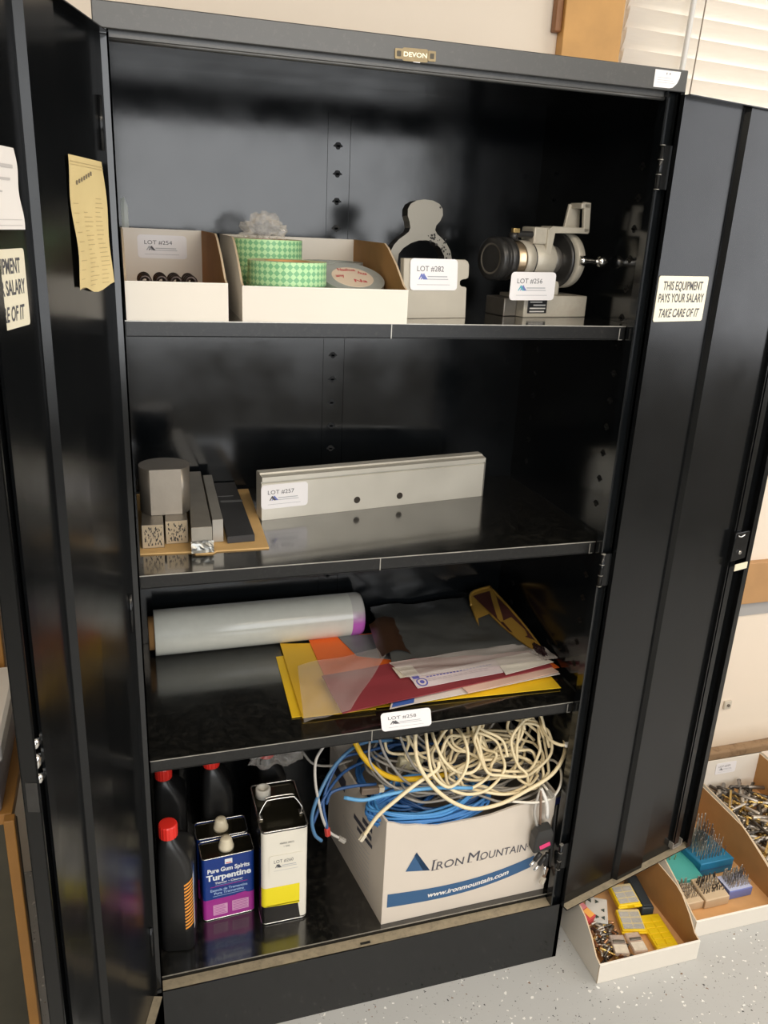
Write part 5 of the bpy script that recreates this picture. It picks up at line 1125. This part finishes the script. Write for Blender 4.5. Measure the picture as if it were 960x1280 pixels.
big = [drill_mesh('long_bit', r, L, ms[a], ms[c], s, f) for r, L, a, c, s, f in ((.0048, .10, 0, 1, .42, True), (.0060, .12, 3, 1, .45, True), (.0040, .085, 2, 2, .5, True), (.0066, .105, 0, 3, .5, True), (.0052, .095, 1, 1, .45, True), (.0042, .11, 2, 0, .5, False), (.0074, .09, 3, 0, .5, False), (.0050, .08, 0, 2, .5, True))]
for k in range(190):
    y = random.uniform(.0, .375); x = 1.60+random.uniform(0, .185); lay = k/190
    z = .014+.040*lay*random.uniform(.7, 1.1)
    M = Matrix.Translation((x, y, z)) @ Matrix.Rotation(random.gauss(.5, .9)+PI*(random.random() < .5), 4, 'Z') @ Matrix.Rotation(R(90+random.uniform(-9, 9)), 4, 'Y') @ Matrix.Translation((0, 0, -.05))
    put(random.choice(big), 'drill_bit', M, 'loose drill bit in the heap filling the floor bin beyond the blue blocks', 'drill bit', 'loose drill bits heaped in the far bin')
# drill blocks with bits standing in them
def block(x0, x1, y0, y1, h, m, label, z0=.0055, skew=0.0, step=None):
    b = B(); b.prism([(x0, y0, z0), (x1, y0, z0), (x1+skew, y1, z0), (x0+skew, y1, z0)], (0, 0, h), 0, None, .002)
    if step: b.prism([(x0+.002, y0+.002, z0), (x1-.002, y0+.002, z0), (x1-.002, y0+.004, z0), (x0+.002, y0+.004, z0)], (0, -.0028, h*.55), 1)
    return tag(link('drill_block', b, [m, m if not step else step]), label, 'drill block', 'blocks of standing drill bits')
def stand(x0, x1, y0, y1, z, nx, ny, h0, h1, r0, r1, label, group, mm, skew=0.0, lean=5, name='drill_bit', taper=True, dens=1.0):
    cache = {}
    for j in range(ny):
        for i in range(nx):
            if random.random() > dens: continue
            u = (i+.5)/nx; v = (j+.5)/ny; f = (v*.7+(1-u)*.3) if taper else random.random()
            key = round(f*4); 
            if key not in cache: cache[key] = drill_mesh('standing_bit', r0+(r1-r0)*key/4, h0+(h1-h0)*key/4+.012, mm[key % len(mm)], mm[(key+1) % len(mm)], .45)
            x = x0+(x1-x0)*u+skew*v; y = y0+(y1-y0)*v
            M = Matrix.Translation((x, y, z-.010)) @ Matrix.Rotation(R(random.uniform(-lean, lean)), 4, 'X') @ Matrix.Rotation(R(random.uniform(-lean, lean)), 4, 'Y') @ Matrix.Rotation(random.random()*6, 4, 'Z')
            put(cache[key], name, M, label, 'drill bit', group)
block(1.408, 1.514, .121, .235, .044, mat('blue_block', (.012, .17, .32), .45), 'large blue drill block bristling with tall bits', skew=-.012, step=mat('blue_block_dark', (.01, .12, .26), .45))
stand(1.414, 1.500, .130, .230, .0495, 9, 7, .030, .085, .0012, .0024, 'drill bit standing in the large blue block', 'bits standing in the large blue block', [ms[0], ms[3], ms[0], ms[3]], -.010, 3)
block(1.312, 1.402, .100, .205, .026, mat('teal_block', (.06, .36, .33), .5), 'teal drill block at the left of the second floor bin', skew=.012)
b = B(); b.box((1.3115, .0985, .0055), (1.4035, .1003, .020)); 
tag(link('block_label', b, mat('teal_front', (.02, .25, .33), .5)), 'darker blue front strip of the teal drill block', 'label strip')
stand(1.330, 1.372, .165, .200, .0315, 3, 2, .010, .035, .0012, .002, 'small bit standing in the back of the teal block', 'bits standing in the teal block', [ms[2], ms[3]], .0, 8)
pine = mat('pale_wood_block', (.60, .46, .30), .6, var=.15, vscale=18)
block(1.292, 1.350, .029, .092, .026, pine, 'pale wooden block of small bits at the front left of the second bin')
stand(1.296, 1.346, .040, .090, .0315, 8, 5, .012, .026, .0011, .0017, 'small bit standing in the front left wooden block', 'bits in the left wooden block', [ms[0], ms[0], ms[3]], 0, 9, dens=.9)
block(1.352, 1.425, .024, .098, .028, pine, 'pale wooden block of dark bits in the middle of the second bin', skew=.010)
stand(1.358, 1.424, .042, .088, .0335, 8, 5, .010, .022, .0014, .0024, 'dark bit standing in the middle wooden block', 'bits in the middle wooden block', [ms[1], ms[3], ms[1], ms[0]], .006, 8)
block(1.433, 1.505, .034, .088, .028, mat('periwinkle_box', (.16, .20, .48), .45), 'small blue drill box at the front right of the second bin', skew=.008)
b = B(); b.box((1.434, .035, .0337), (1.504, .087, .0345), 0, .0003, None); tag(link('box_liner', b, mat('pale_blue_liner', (.48, .52, .72), .5)), 'pale blue tray top of the small blue drill box', 'tray')
stand(1.438, 1.504, .040, .086, .0346, 10, 6, .014, .028, .0012, .0018, 'small bit standing in the small blue box', 'bits in the small blue box', [ms[0], ms[0], ms[0], ms[3]], .006, 5)
